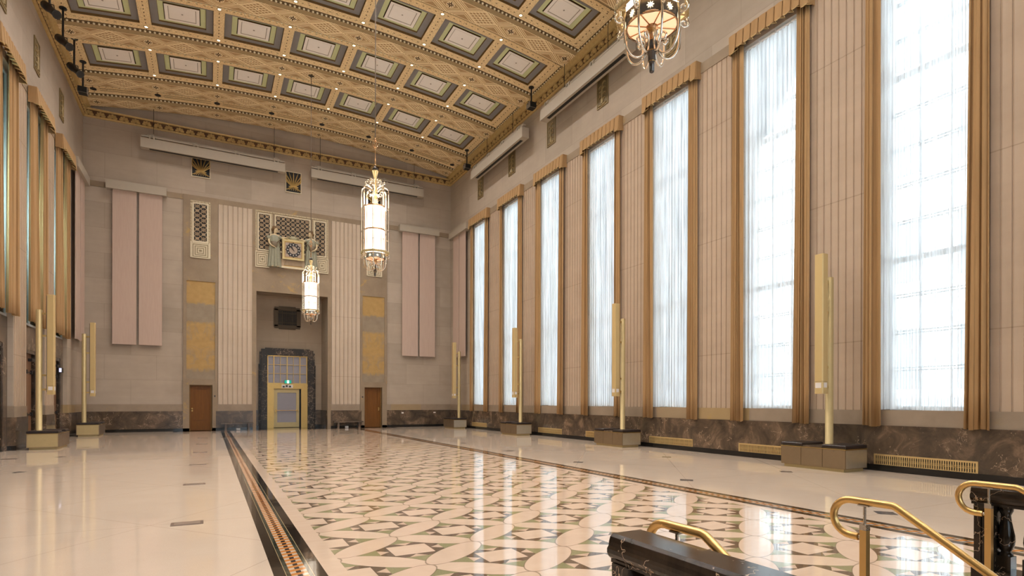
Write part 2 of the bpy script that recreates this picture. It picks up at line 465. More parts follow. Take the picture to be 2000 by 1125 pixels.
# left wall: pilasters, portals below, windows to the corridor above
m = MB()
PH = 1.17
LW = [w for w in WIN if w < 28.0]
LW = WIN
edges = [YF - .5]
for y in reversed(LW): edges += [y - PH, y + PH]
edges.append(YB + .6)
for i in range(0, len(edges), 2): m.box(XL - .75, XL, edges[i], edges[i + 1], 0, ZT)
for y in LW: m.box(XL - .75, XL, y - PH, y + PH, 11.35, ZT)
struct(m.build('wall_left', STONE))
m = MB()
for y in LW:
    # dark stone portal set back in each bay, with a doorway
    m.box(XL - .70, XL - .14, y - PH, y - .78, 0, 4.02); m.box(XL - .70, XL - .14, y + .78, y + PH, 0, 4.02)
    m.box(XL - .70, XL - .14, y - .78, y + .78, 3.22, 4.02)
struct(m.build('wall_left_portals', DADO))
# unseen front wall behind the camera; tall windows invented for daylight fill
m = MB(); xs = [XL - .6]
for x in (-1.4, 3.97, 9.34): xs += [x - 1.5, x + 1.5]
xs.append(XR + .7)
for i in range(0, len(xs), 2): m.box(xs[i], xs[i + 1], YF - .6, YF, -2.6, ZT)
for i in range(1, len(xs) - 1, 2): m.box(xs[i], xs[i + 1], YF - .6, YF, -2.6, 1.34); m.box(xs[i], xs[i + 1], YF - .6, YF, 11.35, ZT)
struct(m.build('wall_front', STONE))
# stairwell sides
m = MB(); m.box(1.42, 1.62, -3.2, 2.02, -2.6, -.25); m.box(5.2, 5.4, -3.2, 2.02, -2.6, -.25); m.box(1.42, 5.4, -3.4, -3.2, -2.6, -.25)
struct(m.build('wall_stairwell', STONE))
# corridor behind the left wall
m = MB()
m.box(XL - 3.4, XL - 3.2, YF, YB + .6, 3.9, 12.6); m.box(XL - 3.4, XL - .75, YF, YB + .6, 12.4, 12.6); m.box(XL - 3.4, XL - .75, YF, YB + .6, 3.7, 3.9)
m.box(XL - 3.4, XL - .75, YB + .4, YB + .6, 3.9, 12.4); m.box(XL - 3.4, XL - .75, YF - .2, YF, 3.9, 12.4)
struct(m.build('wall_corridor', TEAL))
m = MB(); m.box(XL - 1.6, XL - .75, YF, YB, -.1, 3.7)
struct(m.build('wall_left_core', GREYD))
for i, y in enumerate(LW[:6]):  # unseen strip lights, added to throw cool light through the left windows
    g = empty('added_strip_light', (XL - 1.35, y + 1.83, 12.4), 'added cool strip light in the corridor behind the %s left window from back' % ORD[i], 'light', 'added corridor strip lights')
    MB().box(-.12, .12, -.8, .8, -.08, 0).build('housing', WHITE, g)
    MB().box(-.10, .10, -.75, .75, -.10, -.08).build('diffuser', glow('added_cool_glow', (.62, 1.0, .97), 120), g)
for y in LW[:5]:  # added fill panels, brightening the gaps between the left drapes
    l = bpy.data.lights.new('corridor_fill_light', 'AREA'); l.shape = 'RECTANGLE'; l.size = 1.6; l.size_y = 7; l.energy = 520; l.color = (.72, 1.0, .98)
    o = bpy.data.objects.new('corridor_fill_light', l); COL.objects.link(o); o.location = (XL - 2.9, y, 7.8)
    o.rotation_euler = Vector((1, .25, 0)).to_track_quat('-Z', 'Z').to_euler()
# outer roof slab
m = MB(); m.box(XL - 3.4, XR + .7, YF - .6, YB + 2.9, 17.0, 17.2); struct(m.build('ceiling_roof_slab', GREYD))

# trims: dark top band, trim course, dado, black base
m = MB()
T1 = .03
for (a, b) in ((XL, -1.18), (.36, 2.0), (5.96, 7.57), (9.02, XR)): m.box(a, b, YB - T1, YB, 11.57, 11.83)
struct(m.build('trim_1', BSTONE))
m = MB()
for i in range(0, len(WIN) + 1):
    hi = YB if i == 0 else WIN[i - 1] - 1.0
    lo = WIN[i] + 1.0 if i < len(WIN) else YF
    m.box(XR - .03, XR, lo, hi, 11.42, 11.72); 
    m.box(XL, XL + .03, lo, hi, 11.42, 11.72)
struct(m.build('trim_2', BSTONE))
m = MB()
for (a, b) in ((XL, -1.18), (.36, 2.0), (5.96, 7.57), (9.02, XR)): m.box(a, b, YB - .03, YB, 1.0, 1.345)
m.box(XR - .03, XR, YF, YB, 1.0, 1.335)
for y in WIN: m.box(XR, XR + .3, y - .9, y + .9, 1.30, 1.34)
for i in range(0, len(LW) + 1):
    hi = YB if i == 0 else LW[i - 1] - PH
    lo = LW[i] + PH if i < len(LW) else YF
    m.box(XL - .14, XL + .03, lo - .006, hi + .006, 1.0, 1.335)
struct(m.build('trim_3', TRIM))
m = MB()
for (a, b) in ((XL, -1.10), (.28, 2.0), (5.96, 7.66), (9.02, XR)): m.box(a, b, YB - .05, YB, .14, 1.0)
m.box(XR - .06, XR, YF, YB, .14, 1.0)
for i in range(0, len(LW) + 1):
    hi = YB if i == 0 else LW[i - 1] - PH
    lo = LW[i] + PH if i < len(LW) else YF
    m.box(XL - .14, XL + .06, lo - .02, hi + .02, .14, 1.0)
struct(m.build('trim_4', DADO))
m = MB()
for (a, b) in ((XL, -.90), (.12, 2.0), (5.96, 7.83), (8.85, XR)): m.box(a, b, YB - .06, YB, 0, .14)
struct(m.build('baseboard_back', BLACK))
struct(MB().box(XR - .09, XR, YF, YB - .06, 0, .14).build('baseboard_right', BLACK))
m = MB()
for i in range(0, len(LW) + 1):
    hi = YB - .06 if i == 0 else LW[i - 1] - PH
    lo = LW[i] + PH if i < len(LW) else YF
    m.box(XL - .14, XL + .08, lo - .03, hi + (.03 if i else 0), 0, .14)
struct(m.build('baseboard_left', BLACK))

# fluted pilasters (shallow scallops)
def flutes(mb, axis, a, b, z0, z1, face, out, n, depth=.045):
    pts = []; w = (b - a) / n
    for k in range(n):
        for j in range(7):
            t = j / 7.0
            if j == 0: pts += [(a + w * k, depth * .1), (a + w * (k + .04), depth * .1), (a + w * (k + .045), depth)]
            else: pts.append((a + w * (k + t), depth * (.45 + .55 * (abs(2 * t - 1)) ** 1.6)))
    pts.append((b, depth))
    poly = [(a, 0)] + pts + [(b, 0)]
    if axis == 'x': mb.extr([(p, face + out * q) for p, q in poly], 'z', z0, z1)
    else: mb.extr([(face + out * q, p) for p, q in poly], 'z', z0, z1)
k = 5
for (a, b) in ((.375, 1.955), (5.985, 7.565)):
    m = MB(); flutes(m, 'x', a, b, 1.345, 11.57, YB, -1, 7); struct(m.build('trim_%d' % k, FLUTE)); k += 1
for side in (0, 1):
    for i in range(len(BEAMS) - 1):
        if side == 1 and i > 8: continue
        c = BEAMS[i] + 0.0 if i else None
        yc = WIN[i] - BAY / 2
        hwid = .90 if side == 0 else .62
        m = MB()
        flutes(m, 'y', yc - hwid, yc + hwid, 1.335, 11.42, XR if side == 0 else XL, -1 if side == 0 else 1, 10 if side == 0 else 7, .022)
        struct(m.build('trim_%d' % k, FLUTE2)); k += 1
        if i >= 7: break

# brown stone piers and portal on the back wall
m = MB()
for s in (0, 1):
    def MX(a, b): return (a, b) if s == 0 else (2 * XC - b, 2 * XC - a)
    for (x0, x1, z0, z1) in ((-1.18, -1.03, 2.35, 11.83), (.24, .36, 2.35, 11.83), (-1.03, .24, 7.55, 11.83), (-1.03, .24, 2.32, 2.62),
                             (-1.18, -.90, 0, 2.35), (.12, .36, 1.0, 2.35), (.12, .28, 0, 1.0)):
        a, b = MX(x0, x1); m.box(a, b, YB - .06, YB, z0, z1)
    a, b = MX(1.96, 2.16); m.box(a, b, YB - .05, YB, 0, 7.5)
m.box(1.96, 5.98, YB - .05, YB, 7.5, 11.83)
m.box(2.16, 5.78, YB - .05, YB + .3, 7.3, 7.5)
struct(m.build('trim_%d' % k, BSTONE)); k += 1
for s, nm in ((0, 'left'), (1, 'right')):
    a, b = (-1.03, .24) if s == 0 else (2 * XC - .24, 2 * XC + 1.03)
    tag(MB().box(a, b, YB - .02, YB, 2.62, 7.55).build('gold_marble_panel', GOLDP), 'tall gold and grey book-matched marble panel above the %s wooden door' % nm, 'wall panel', 'gold marble panels')

# crown moulding with palmettes
def crown_mat():
    M = Mat('gilded_crown', .5, .1, .4)
    M.col(M.mix(M.noise(11, 4), (.38, .25, .09), (.62, .44, .19))); return M.m
CROWN = crown_mat()
CROWND = plain('dark_red_ground', (.10, .045, .015), .6)
PROF = [(0, 14.76), (.05, 14.76), (.07, 14.80), (.10, 14.82), (.12, 15.06), (.18, 15.08), (.20, 15.13), (0, 15.13)]
m = MB()
m.extr([(YB - q, z) for q, z in PROF], 'x', XL, XR, 0)
m.box(XL, XR, YB - .124, YB - .10, 14.83, 15.06, 1)
def fan(c, u, n, w=.26, h=.225):
    # a palmette: seven lobes on a half disc, u along the wall, n out of it
    c = Vector(c); u = Vector(u); n = Vector(n)
    for j in range(5):
        a = PI * (j + .5) / 5
        t = c + u * (math.cos(a) * w * .55) + Vector((0, 0, math.sin(a) * h * .55)) + n * .01
        r = Matrix
        ring = []
        d = (u * math.cos(a) + Vector((0, 0, 1)) * math.sin(a)).normalized(); e = d.cross(n)
        L = h * (1 + .0 * j) if j in (1, 2, 3) else h * .92
        ring = [c + d * .02, c + d * L * .5 + e * .055, c + d * L * .9 + e * .05, c + d * L, c + d * L * .9 - e * .05, c + d * L * .5 - e * .055]
        m.loft([[tuple(p) for p in ring], [tuple(p * .7 + t * .3 + n * .045) for p in ring]], 0, False)
nP = int((XR - XL) / .455)
for i in range(nP):
    fan((XL + (i + .5) * (XR - XL) / nP, YB - .128, 14.83), (1, 0, 0), (0, -1, 0))
struct(m.build('trim_%d' % k, [CROWN, CROWND])); k += 1
for sx, face in ((-1, XR), (1, XL)):
    m = MB(); m.extr([(face + sx * q, z) for q, z in PROF], 'y', YF, YB, 0)
    m.box(min(face + sx * .10, face + sx * .124), max(face + sx * .10, face + sx * .124), YF, YB, 14.83, 15.06, 1)
    m.extr([(face + sx * (.125 if 0 else 0.0), 15.13), (face + sx * .19, 15.13), (face + sx * .22, 15.19), (face + sx * .30, 15.24), (face + sx * .30, 15.30), (face, 15.30)], 'y', YF, YB, 0)
    y = YB - .4
    while y > 8:
        fan((face + sx * .128, y, 14.83), (0, 1, 0), (sx, 0, 0)); y -= .455
    struct(m.build('trim_%d' % k, [CROWN, CROWND])); k += 1

# ------------------------------------------------------------------ ceiling
def ceil_mat():
    "stencilled soffit of the beams"
    M = Mat('painted_beam_soffit', .65, 0, .25)
    s = M.x.cell(RIB, .29)                    # rosette at every rib
    yb = M.y.cell(BAY, BEAMS[0]); near = (M.y - 32.17).abs().lt(.6)
    t = yb * (1 - near) + (M.y - 32.17) * near
    as_ = s.abs(); at = t.abs()
    gold = M.mix(M.noise(3, 4), (.46, .30, .14), (.60, .42, .21))
    red = M.mix(M.noise(8, 3), (.38, .235, .11), (.52, .34, .17))
    lite = M.mix(M.noise(14), (.86, .69, .41), (.95, .80, .53))
    d = as_ / .6137 + at / .405               # lozenge round each rosette
    e = M.x.cell(RIB, .29 + RIB / 2)
    d2 = e.abs() / .6137 + at / .405          # lozenge of interlace between them
    dm = d.min(d2)
    l0 = dm.near(1.0, .07).OR(dm.near(1.22, .05)).OR(dm.near(1.42, .04))
    l1 = d.near(.80, .045).OR(d.near(.55, .035))
    c = M.mix(d.between(.55, .80), red, gold)
    p = e / .6137 + t / .405; q = e / .6137 - t / .405
    lat = p.cell(.34, .17).abs().lt(.045).OR(q.cell(.34, .17).abs().lt(.045)) * d2.lt(.96)
    c = M.mix(d2.lt(.96), c, red)
    l3 = at.between(.388, .41)
    c = M.mix(l0.OR(l1).OR(lat).OR(l3), c, lite)
    c = M.mix(d2.lt(.14), c, lite); c = M.mix(d2.lt(.07), c, (.08, .05, .02))
    # rosette
    r = (s * s + t * t).sqrt()
    ang = (as_ - at).abs() 
    pet = r.lt(.135) * ((as_.lt(.025)).OR(at.lt(.025)).OR((as_ - at).abs().lt(.02)))
    c = M.mix(r.lt(.155), c, lite); c = M.mix(pet, c, (.07, .035, .012)); c = M.mix(r.lt(.022), c, lite)
    M.col(c); return M.m
SOFF = ceil_mat()
def border_mat():
    M = Mat('stencilled_border', .65, 0, .25)
    base = M.mix(M.noise(5, 3), (.80, .60, .32), (.95, .76, .46))
    sc = M.voro(14, M.vec(M.x, M.y, 0.0), 'DISTANCE_TO_EDGE').lt(.045) * .45
    c = M.mix(sc, base, (.30, .15, .06))
    t = M.y.cell(BAY, BEAMS[0]).abs(); s = M.x.cell(RIB, .29).abs()
    dx = M.x.cell(.245, .29).abs(); dy = M.y.cell(.215, 24.6).abs()
    dotx = dx.lt(.035) * (t.near(.80, .014)); doty = dy.lt(.035) * s.lt(.016)
    M.col(M.mix(dotx.OR(doty), c, (.10, .05, .02))); return M.m
BORD = border_mat()
COVE = plain('ochre_cove', (.34, .235, .11), .6, 0, .15)
EGGC = plain('cream_egg', (.85, .78, .58), .5)
EGGD = plain('gilt_dart_ground', (.10, .055, .015), .55)
BRN = plain('brown_gilt_coffer_side', (.15, .075, .012), .55, .1)
CGREY = plain('slate_grey_coffer', (.235, .225, .225), .7)
CGREEN = plain('pistachio_coffer', (.60, .64, .36), .7, 0, .06)
CWHITE = plain('grey_white_coffer_panel', (.88, .83, .78), .7, 0, .03)
CLINE = plain('panel_fillet', (.36, .31, .26), .7)
def ZC(x, off=0.0): return 15.97 - .0092 * (x - XC) ** 2 + off
XA, XB = XL + .24, XR - .24                 # ends of the coffered field
m = MB()
MI = dict(soff=0, bord=1, cove=2, eggd=3, eggc=4, brn=5, grey=6, green=7, white=8, line=9)
def strip(xa, xb, ya, oa, yb_, ob, mi, nseg=None):
    n = nseg or max(1, int(abs(xb - xa) / .7 + .99))
    for i in range(n):
        a = xa + (xb - xa) * i / n; b = xa + (xb - xa) * (i + 1) / n
        m.quad((a, ya, ZC(a, oa)), (b, ya, ZC(b, oa)), (b, yb_, ZC(b, ob)), (a, yb_, ZC(a, ob)), mi)
FO = .15
def beam(yc, half=.43):
    strip(XL, XR, yc - half, 0, yc + half, 0, MI['soff'])
    for sgn in (-1, 1):
        P = [(half, 0, 'cove'), (half + .03, .0, 'cove'), (half + .10, .06, 'cove'), (half + .12, .075, 'eggd'), (half + .21, .135, 'bord'), (half + .24, FO, None)]
        for (t0, o0, mt), (t1, o1, _) in zip(P, P[1:]):
            strip(XL, XR, yc + sgn * t0, o0, yc + sgn * t1, o1, MI[mt])
        # eggs
        x = XA + .05; yy = yc + sgn * (half + .162)
        if yc > 8 and sgn < 0 or yc > 20:
            while x < XB:
                m.ell((x, yy, ZC(x, .088)), (.045, .042, .035), MI['eggc'], 6, 4); x += .16
CX_ = [-3.3925 + RIB * i for i in range(7)]
CHX, CHY = 1.04, .845
def coffer(xc, yc):
    def rect(hx, hy, off): return [(xc + sx * hx, yc + sy * hy, ZC(xc + sx * hx, off)) for sx, sy in ((-1, -1), (1, -1), (1, 1), (-1, 1))]
    R = [(rect(CHX, CHY, FO), None), (rect(CHX - .015, CHY - .015, FO + .085), 'brn'), (rect(.79, .65, FO + .085), 'grey'), (rect(.78, .64, FO + .135), 'brn'), (rect(.60, .54, FO + .135), 'green')]
    for (a, _), (b, mt) in zip(R, R[1:]):
        for i in range(4):
            j = (i + 1) % 4; m.quad(a[i], a[j], b[j], b[i], MI[mt])
    R2 = [(rect(.60, .54, FO + .135), None), (rect(.60, .54, FO + .24), 'eggd')]
    for (a, _), (b, mt) in zip(R2, R2[1:]):
        for i in range(4):
            j = (i + 1) % 4; m.quad(a[i], a[j], b[j], b[i], MI[mt])
    a = rect(.60, .54, FO + .24); m.quad(*a, MI['eggd'])
    w = rect(.57, .50, FO + .10); w1 = rect(.46, .40, FO + .10); w2 = rect(.435, .375, FO + .112); 
    up = rect(.57, .50, FO + .235)
    for i in range(4):
        j = (i + 1) % 4
        m.quad(up[i], up[j], w[j], w[i], MI['eggd']); m.quad(w[i], w[j], w1[j], w1[i], MI['white']); m.quad(w1[i], w1[j], w2[j], w2[i], MI['line'])
    m.quad(*w2, MI['white'])
    m.ell((xc, yc, ZC(xc, FO + .106)), (.035, .035, .012), MI['line'], 8, 4)
HB = .67
def field(ya, yb_, yc):
    "flat border field between two beams, coffers cut out"
    strip(XL, XR, ya, FO, yc - CHY, FO, MI['bord']); strip(XL, XR, yc + CHY, FO, yb_, FO, MI['bord'])
    xs_ = [XL] + [q for c in CX_ for q in (c - CHX, c + CHX)] + [XR]
    for i in range(0, len(xs_), 2): strip(xs_[i], xs_[i + 1], yc - CHY, FO, yc + CHY, FO, MI['bord'], 1)
    for c in CX_: coffer(c, yc)
    # egg band and cove along both side walls
    for xe, sg in ((XB, 1), (XA, -1)):
        for (q0, z0, q1, z1, mt) in ((-.06, FO, -.0, .07, 'eggd'), (0, .07, .08, -.02, 'cove'), (.08, -.02, .10, -.10, 'cove')):
            a = xe + sg * q0; b = xe + sg * q1
            m.quad((a, ya, ZC(a, z0)), (a, yb_, ZC(a, z0)), (b, yb_, ZC(b, z1)), (b, ya, ZC(b, z1)), MI[mt])
        y = ya + .06
        while y < yb_ and yc > 8:
            m.ell((xe - sg * .03, y, ZC(xe, .10)), (.042, .045, .035), MI['eggc'], 6, 4); y += .16
beam(32.17, .40)
strip(XL, XR, 32.17 + .64, FO, YB + .2, FO, MI['soff'])
strip(XL, XR, BEAMS[0] + HB, FO, 32.17 - .64, FO, MI['bord'])
# rope border between the two last beams
for x0 in [.29 + RIB * i for i in range(-2, 5)]:
    a, b = x0 + .25, x0 + RIB - .25
    a = max(a, XA + .1); b = min(b, XB - .1)
    if b - a < .5: continue
    for yy in (31.10, 31.28):
        n = 7
        for i in range(n):
            p = a + (b - a) * i / n; q = a + (b - a) * (i + 1) / n
            m.quad((p, yy, ZC(p, FO - .012)), (q, yy, ZC(q, FO - .012)), (q, yy + .03, ZC(q, FO - .012)), (p, yy + .03, ZC(p, FO - .012)), MI['eggd'])
for i, yc in enumerate(BEAMS): beam(yc)
for i in range(len(BEAMS) - 1):
    field(BEAMS[i + 1] + HB, BEAMS[i] - HB, (BEAMS[i] + BEAMS[i + 1]) / 2)
strip(XL, XR, YF - .2, FO, BEAMS[-1] - HB, FO, MI['bord'])
struct(m.build('ceiling', [SOFF, BORD, COVE, EGGD, EGGC, BRN, CGREY, CGREEN, CWHITE, CLINE]), 'gilded coffered ceiling with stencilled cross beams')
exec_ceiling_done = True

# recessed downlights at the rib crossings
RING = brass('downlight_ring', (.75, .62, .42), .3)
BULB = glow('warm_lamp', (1.0, .72, .42), 7)
lp = empty('recessed_downlight', (0, 0, 0), 'x', 'light', 'recessed ceiling downlights')
m = MB(); m.lathe([(.085, 0), (.09, -.016), (.062, -.02), (.055, 0)], n=16, caps=False); m.build('trim_ring', RING, lp)
m = MB(); m.lathe([(.054, -.006), (.03, -.022), (.005, -.027)], n=16); m.build('lamp', BULB, lp)
sp = bpy.data.lights.new('downlight', 'SPOT'); sp.energy = 150; sp.spot_size = 2.5; sp.spot_blend = .8; sp.shadow_soft_size = .06; sp.color = (1.0, .93, .86)
so = bpy.data.objects.new('downlight', sp); COL.objects.link(so); so.parent = lp; so.location = (0, 0, -.07)
first = True
RX = [.29 + RIB * i for i in range(-1, 5)]
rows = []
for i, yb_ in enumerate(BEAMS[:9]):
    rows.append((yb_ - .80, 'near', i))
    if i: rows.append((yb_ + .80, 'far', i))
for (yy, side, i) in rows:
    for j, x in enumerate(RX):
        lab = 'small lit ceiling downlight, %s side of %s beam from back, %s rib from left' % (side, ORD[i], ORD[j])
        loc = (x, yy, ZC(x, FO) - .002)
        if first: lp.location = loc; lp['label'] = lab; first = False
        else: dup(lp, loc, lab)
# dark grommets on the far strip
gm = None
for j, x in enumerate([.29 + RIB * i for i in range(-2, 6)]):
    if x < XA or x > XB: continue
    lab = 'dark round grommet in the ceiling strip by the back wall, %s from left' % ORD[j]
    if gm is None:
        m = MB(); m.lathe([(.13, 0), (.13, -.02), (.09, -.03), (.05, -.012)], n=14)
        gm = tag(m.build('ceiling_grommet', IRON), lab, 'ceiling fitting', 'ceiling grommets'); gm.location = (x, 31.20, ZC(x, FO))
    else:
        o = gm.copy(); COL.objects.link(o); o.location = (x, 31.20, ZC(x, FO)); o['label'] = lab

# ------------------------------------------------------------------ windows, right wall
FRAME = plain('grey_steel_window_bar', (.52, .55, .58), .5)
for i, y in enumerate(WIN):
    m = MB(); xx = XR + .42
    for q in (-.90, .86): m.box(xx, xx + .07, y + q, y + q + .04, 1.34, 11.35)
    for q in (-.31, .28): m.box(xx, xx + .05, y + q, y + q + .03, 1.34, 11.35)
    m.box(xx, xx + .07, y - .9, y + .9, 1.34, 1.42); m.box(xx, xx + .07, y - .9, y + .9, 11.27, 11.35)
    z = 2.2
    while z < 11:
        m.box(xx, xx + .05, y - .9, y + .9, z, z + .022); m.box(xx, xx + .05, y - .9, y + .9, z + .06, z + .082); z += .81
    z = 3.9
    m.box(xx - .01, xx + .06, y - .9, y + .9, 4.60, 4.72); m.box(xx - .01, xx + .06, y - .9, y + .9, 8.65, 8.77)
    w = struct(m.build('window_%d' % (i + 1), FRAME))
    MB().box(xx + .02, xx + .03, y - .88, y + .88, 1.40, 11.3).build('pane', GLASS, w)
for i, x in enumerate((-1.4, 3.97, 9.34)):  # invented windows behind the camera, added as daylight fill
    m = MB()
    for q in (-1.5, -.5, .47, 1.45): m.box(x + q, x + q + .05, YF - .4, YF - .33, 1.34, 11.35)
    for z in range(2, 12): m.box(x - 1.5, x + 1.5, YF - .4, YF - .34, z - .6, z - .55)
    w = struct(m.build('window_%d' % (i + 20), FRAME))
    MB().box(x - 1.48, x + 1.48, YF - .37, YF - .36, 1.36, 11.3).build('pane', GLASS, w)
# left windows to the corridor
for i, y in enumerate(LW[:7]):
    m = MB(); xx = XL - .22
    for q in (-PH, -.02, PH - .05): m.box(xx, xx + .06, y + q, y + q + .05, 4.03, 11.35)
    m.box(xx, xx + .06, y - PH, y + PH, 4.03, 4.10); m.box(xx, xx + .06, y - PH, y + PH, 11.28, 11.34)
    w = struct(m.build('window_%d' % (i + 10), FRAME))
    MB().box(xx + .02, xx + .03, y - PH + .04, y + PH - .04, 4.1, 11.3).build('pane', GLASS, w)
def wname(side, i): return '%s %s window from the back' % (ORD[i], side)

# ------------------------------------------------------------------ drapes
def drape(y0t, y1t, y0b, y1b, z0, z1, x, folds, amp, seed, open_side=0):
    rnd = random.Random(seed); n = folds * 12; nz = 14; rings = []
    ph = rnd.random() * 6; ks = [1 + .25 * rnd.uniform(-1, 1) for _ in range(3)]
    for k_ in range(nz + 1):
        f = k_ / nz; z = z0 + (z1 - z0) * f; g = f ** .8
        a = y0b + (y0t - y0b) * g; b = y1b + (y1t - y1b) * g
        am = amp * (1 - .45 * f)
        ring = []
        for j in range(n + 1):
            t = j / n
            w = math.sin(2 * PI * folds * (t + (.35 / folds) * math.sin(5.5 * t + ph)) + ph + .5 * math.sin(2.2 * f + ph))
            w = math.copysign(abs(w) ** .75, w) * (1 + .35 * math.sin(2 * PI * t * 1.7 + ph))
            yy = a + (b - a) * t + .018 * math.sin(4 * PI * folds * t + ph)
            ring.append((x + am * w, yy, z + (.015 * math.sin(7 * t + ph) if k_ == 0 else 0)))
        rings.append(ring)
    mb = MB(); mb.loft(rings, 0, True, False, False); return mb
def solid(o, th=.012):
    md = o.modifiers.new('thickness', 'SOLIDIFY'); md.thickness = th; md.offset = 0; return o
def valance(mb, yc, half, x, z0, z1, out, rnd):
    n = 10
    # box pleats with lightly swagged lower edge
    poly = []; N = n * 12
    ringT = []; ringB = []
    for j in range(N + 1):
        t = j / N; yy = yc - half + 2 * half * t; k = (t * n) % 1.0
        d = .025 * math.sin(PI * k) + (0 if .06 < k < .94 else -.12)
        zz = z0 + .035 * math.cos(2 * PI * t * n) * .5 + (-.10 if (t < .09 or t > .91) else 0) * 1.0
        ringT.append((x + out * (d * .6), yy, z1)); ringB.append((x + out * (d + .03), yy, zz))
    mb.loft([ringB, [tuple((Vector(a) * .5 + Vector(b) * .5)) for a, b in zip(ringB, ringT)], ringT], 0, False, False, False)
    for yy in (yc - half, yc + half):
        mb.box(min(x, x - out * .22), max(x, x - out * .22), yy - .008, yy + .008, z0 - .08, z1)
    mb.box(min(x, x - out * .22), max(x, x - out * .22), yc - half, yc + half, z1 - .012, z1)
    return ringB
DX = XR - .11
VEL = [VELVET]
for i, y in enumerate(WIN[:8]):
    wn = wname('right', i); rnd = random.Random(i)
    # far-side and near-side drapes
    o = solid(drape(y + .80, y + 1.14, y + .74 + rnd.uniform(-.05, .05), y + 1.17, .985, 11.5, DX, 3, .055, i * 2 + 1).build('window_drape', VEL))
    tag(o, 'tan velvet drape on the left side of the %s' % wn, 'curtain', 'tan velvet drapes')
    o = solid(drape(y - 1.14, y - .84, y - 1.17, y - .78 + rnd.uniform(-.05, .05), .985, 11.5, DX, 3, .055, i * 2 + 40).build('window_drape', VEL))
    tag(o, 'tan velvet drape on the right side of the %s' % wn, 'curtain', 'tan velvet drapes')
    # sheer
    o = drape(y - .885, y + .885, y - .885, y + .885, 1.345, 11.22, XR + .045, 15, .022, i + 90).build('sheer_curtain', [SHEER])
    tag(o, 'white sheer curtain hanging inside the %s' % wn, 'sheer curtain', 'white sheer curtains')
    v = MB(); rb = valance(v, y, 1.21, XR - .21, 11.33, 11.76, -1, rnd)
    vo = v.build('window_valance', VEL); solid(vo, .01)
    tag(vo, 'pleated tan velvet valance over the %s' % wn, 'valance', 'tan velvet valances')
    fr = MB(); fr.tube([(p[0] - .004, p[1], p[2]) for p in rb[::3]], .013, 5); fr.build('fringe', FRINGE, vo)
    r = MB(); r.tube([(XR + .05, y - .88, 11.27), (XR + .05, y + .88, 11.27)], .032, 8)
    for q in (-.55, -.1, .4): r.box(XR + .01, XR + .09, y + q, y + q + .02, 11.22, 11.32)
    tag(r.build('curtain_rail', WHITE), 'white curtain rail behind the valance of the %s' % wn, 'curtain rail', 'white curtain rails')
for i, y in enumerate(LW[:5]):
    wn = wname('left', i); xd = XL + .09
    o = solid(drape(y + .34, y + 1.12, y + .20, y + 1.15, 4.06, 11.5, xd, 5, .06, i + 200).build('window_drape', VEL))
    tag(o, 'short tan velvet drape on the far side of the %s' % wn, 'curtain', 'short tan drapes over the doors')
    o = solid(drape(y - 1.16, y - .36, y - 1.17, y - .10, 4.10, 11.5, xd, 5, .06, i + 240).build('window_drape', VEL))
    tag(o, 'short tan velvet drape on the near side of the %s' % wn, 'curtain', 'short tan drapes over the doors')
    v = MB(); rb = valance(v, y, 1.19, XL + .27, 11.22, 11.66, 1, random.Random(i))
    vo = v.build('window_valance', VEL); solid(vo, .01)
    tag(vo, 'pleated tan velvet valance with fringe over the %s' % wn, 'valance', 'tan velvet valances')
    fr = MB(); fr.tube([(p[0] + .004, p[1], p[2]) for p in rb[::3]], .016, 5); fr.build('fringe', FRINGE, vo)

# ------------------------------------------------------------------ left wall doors
for i, y in enumerate(LW[:6]):
    m = MB(); xx = XL - .26
    m.box(xx - .05, xx, y - .66, y - .01, .01, 3.1); m.box(xx - .05, xx, y + .01, y + .66, .01, 3.1)
    d = struct(m.build('door_%d' % (i + 10), WOODL), 'brown wooden double door in the %s bay from the back on the left' % ORD[i])
    f = MB(); f.box(xx - .08, xx + .10, y - .78, y - .66, 0, 3.22); f.box(xx - .08, xx + .10, y + .66, y + .78, 0, 3.22); f.box(xx - .08, xx + .10, y - .66, y + .66, 3.1, 3.22)
    f.build('door_frame', PORTORO, d)
    for z in (1.0, 2.45):
        MB().box(xx, xx + .03, y - .6, y - .05, z, z + .05).box(xx, xx + .07, y - .14, y - .08, z - .03, z + .1).build('panic_bar', IRON, d)
        MB().box(xx, xx + .03, y + .05, y + .6, z, z + .05).box(xx, xx + .07, y + .52, y + .58, z - .03, z + .1).build('panic_bar', IRON, d)
    MB().box(xx, xx + .12, y + .25, y + .55, 2.85, 2.95).build('door_closer', IRON, d)
es = empty('exit_sign', (XL - .12, 29.10, 2.75), 'small lit sign by the wooden door of the first left bay from the back', 'sign')
MB().box(-.05, .05, -.14, .14, -.10, .10).build('housing', IRON, es)
MB().box(-.04, .04, -.145, -.14, -.08, .08).build('face', glow('pale_blue_sign', (.6, .62, .8), 1.0), es)

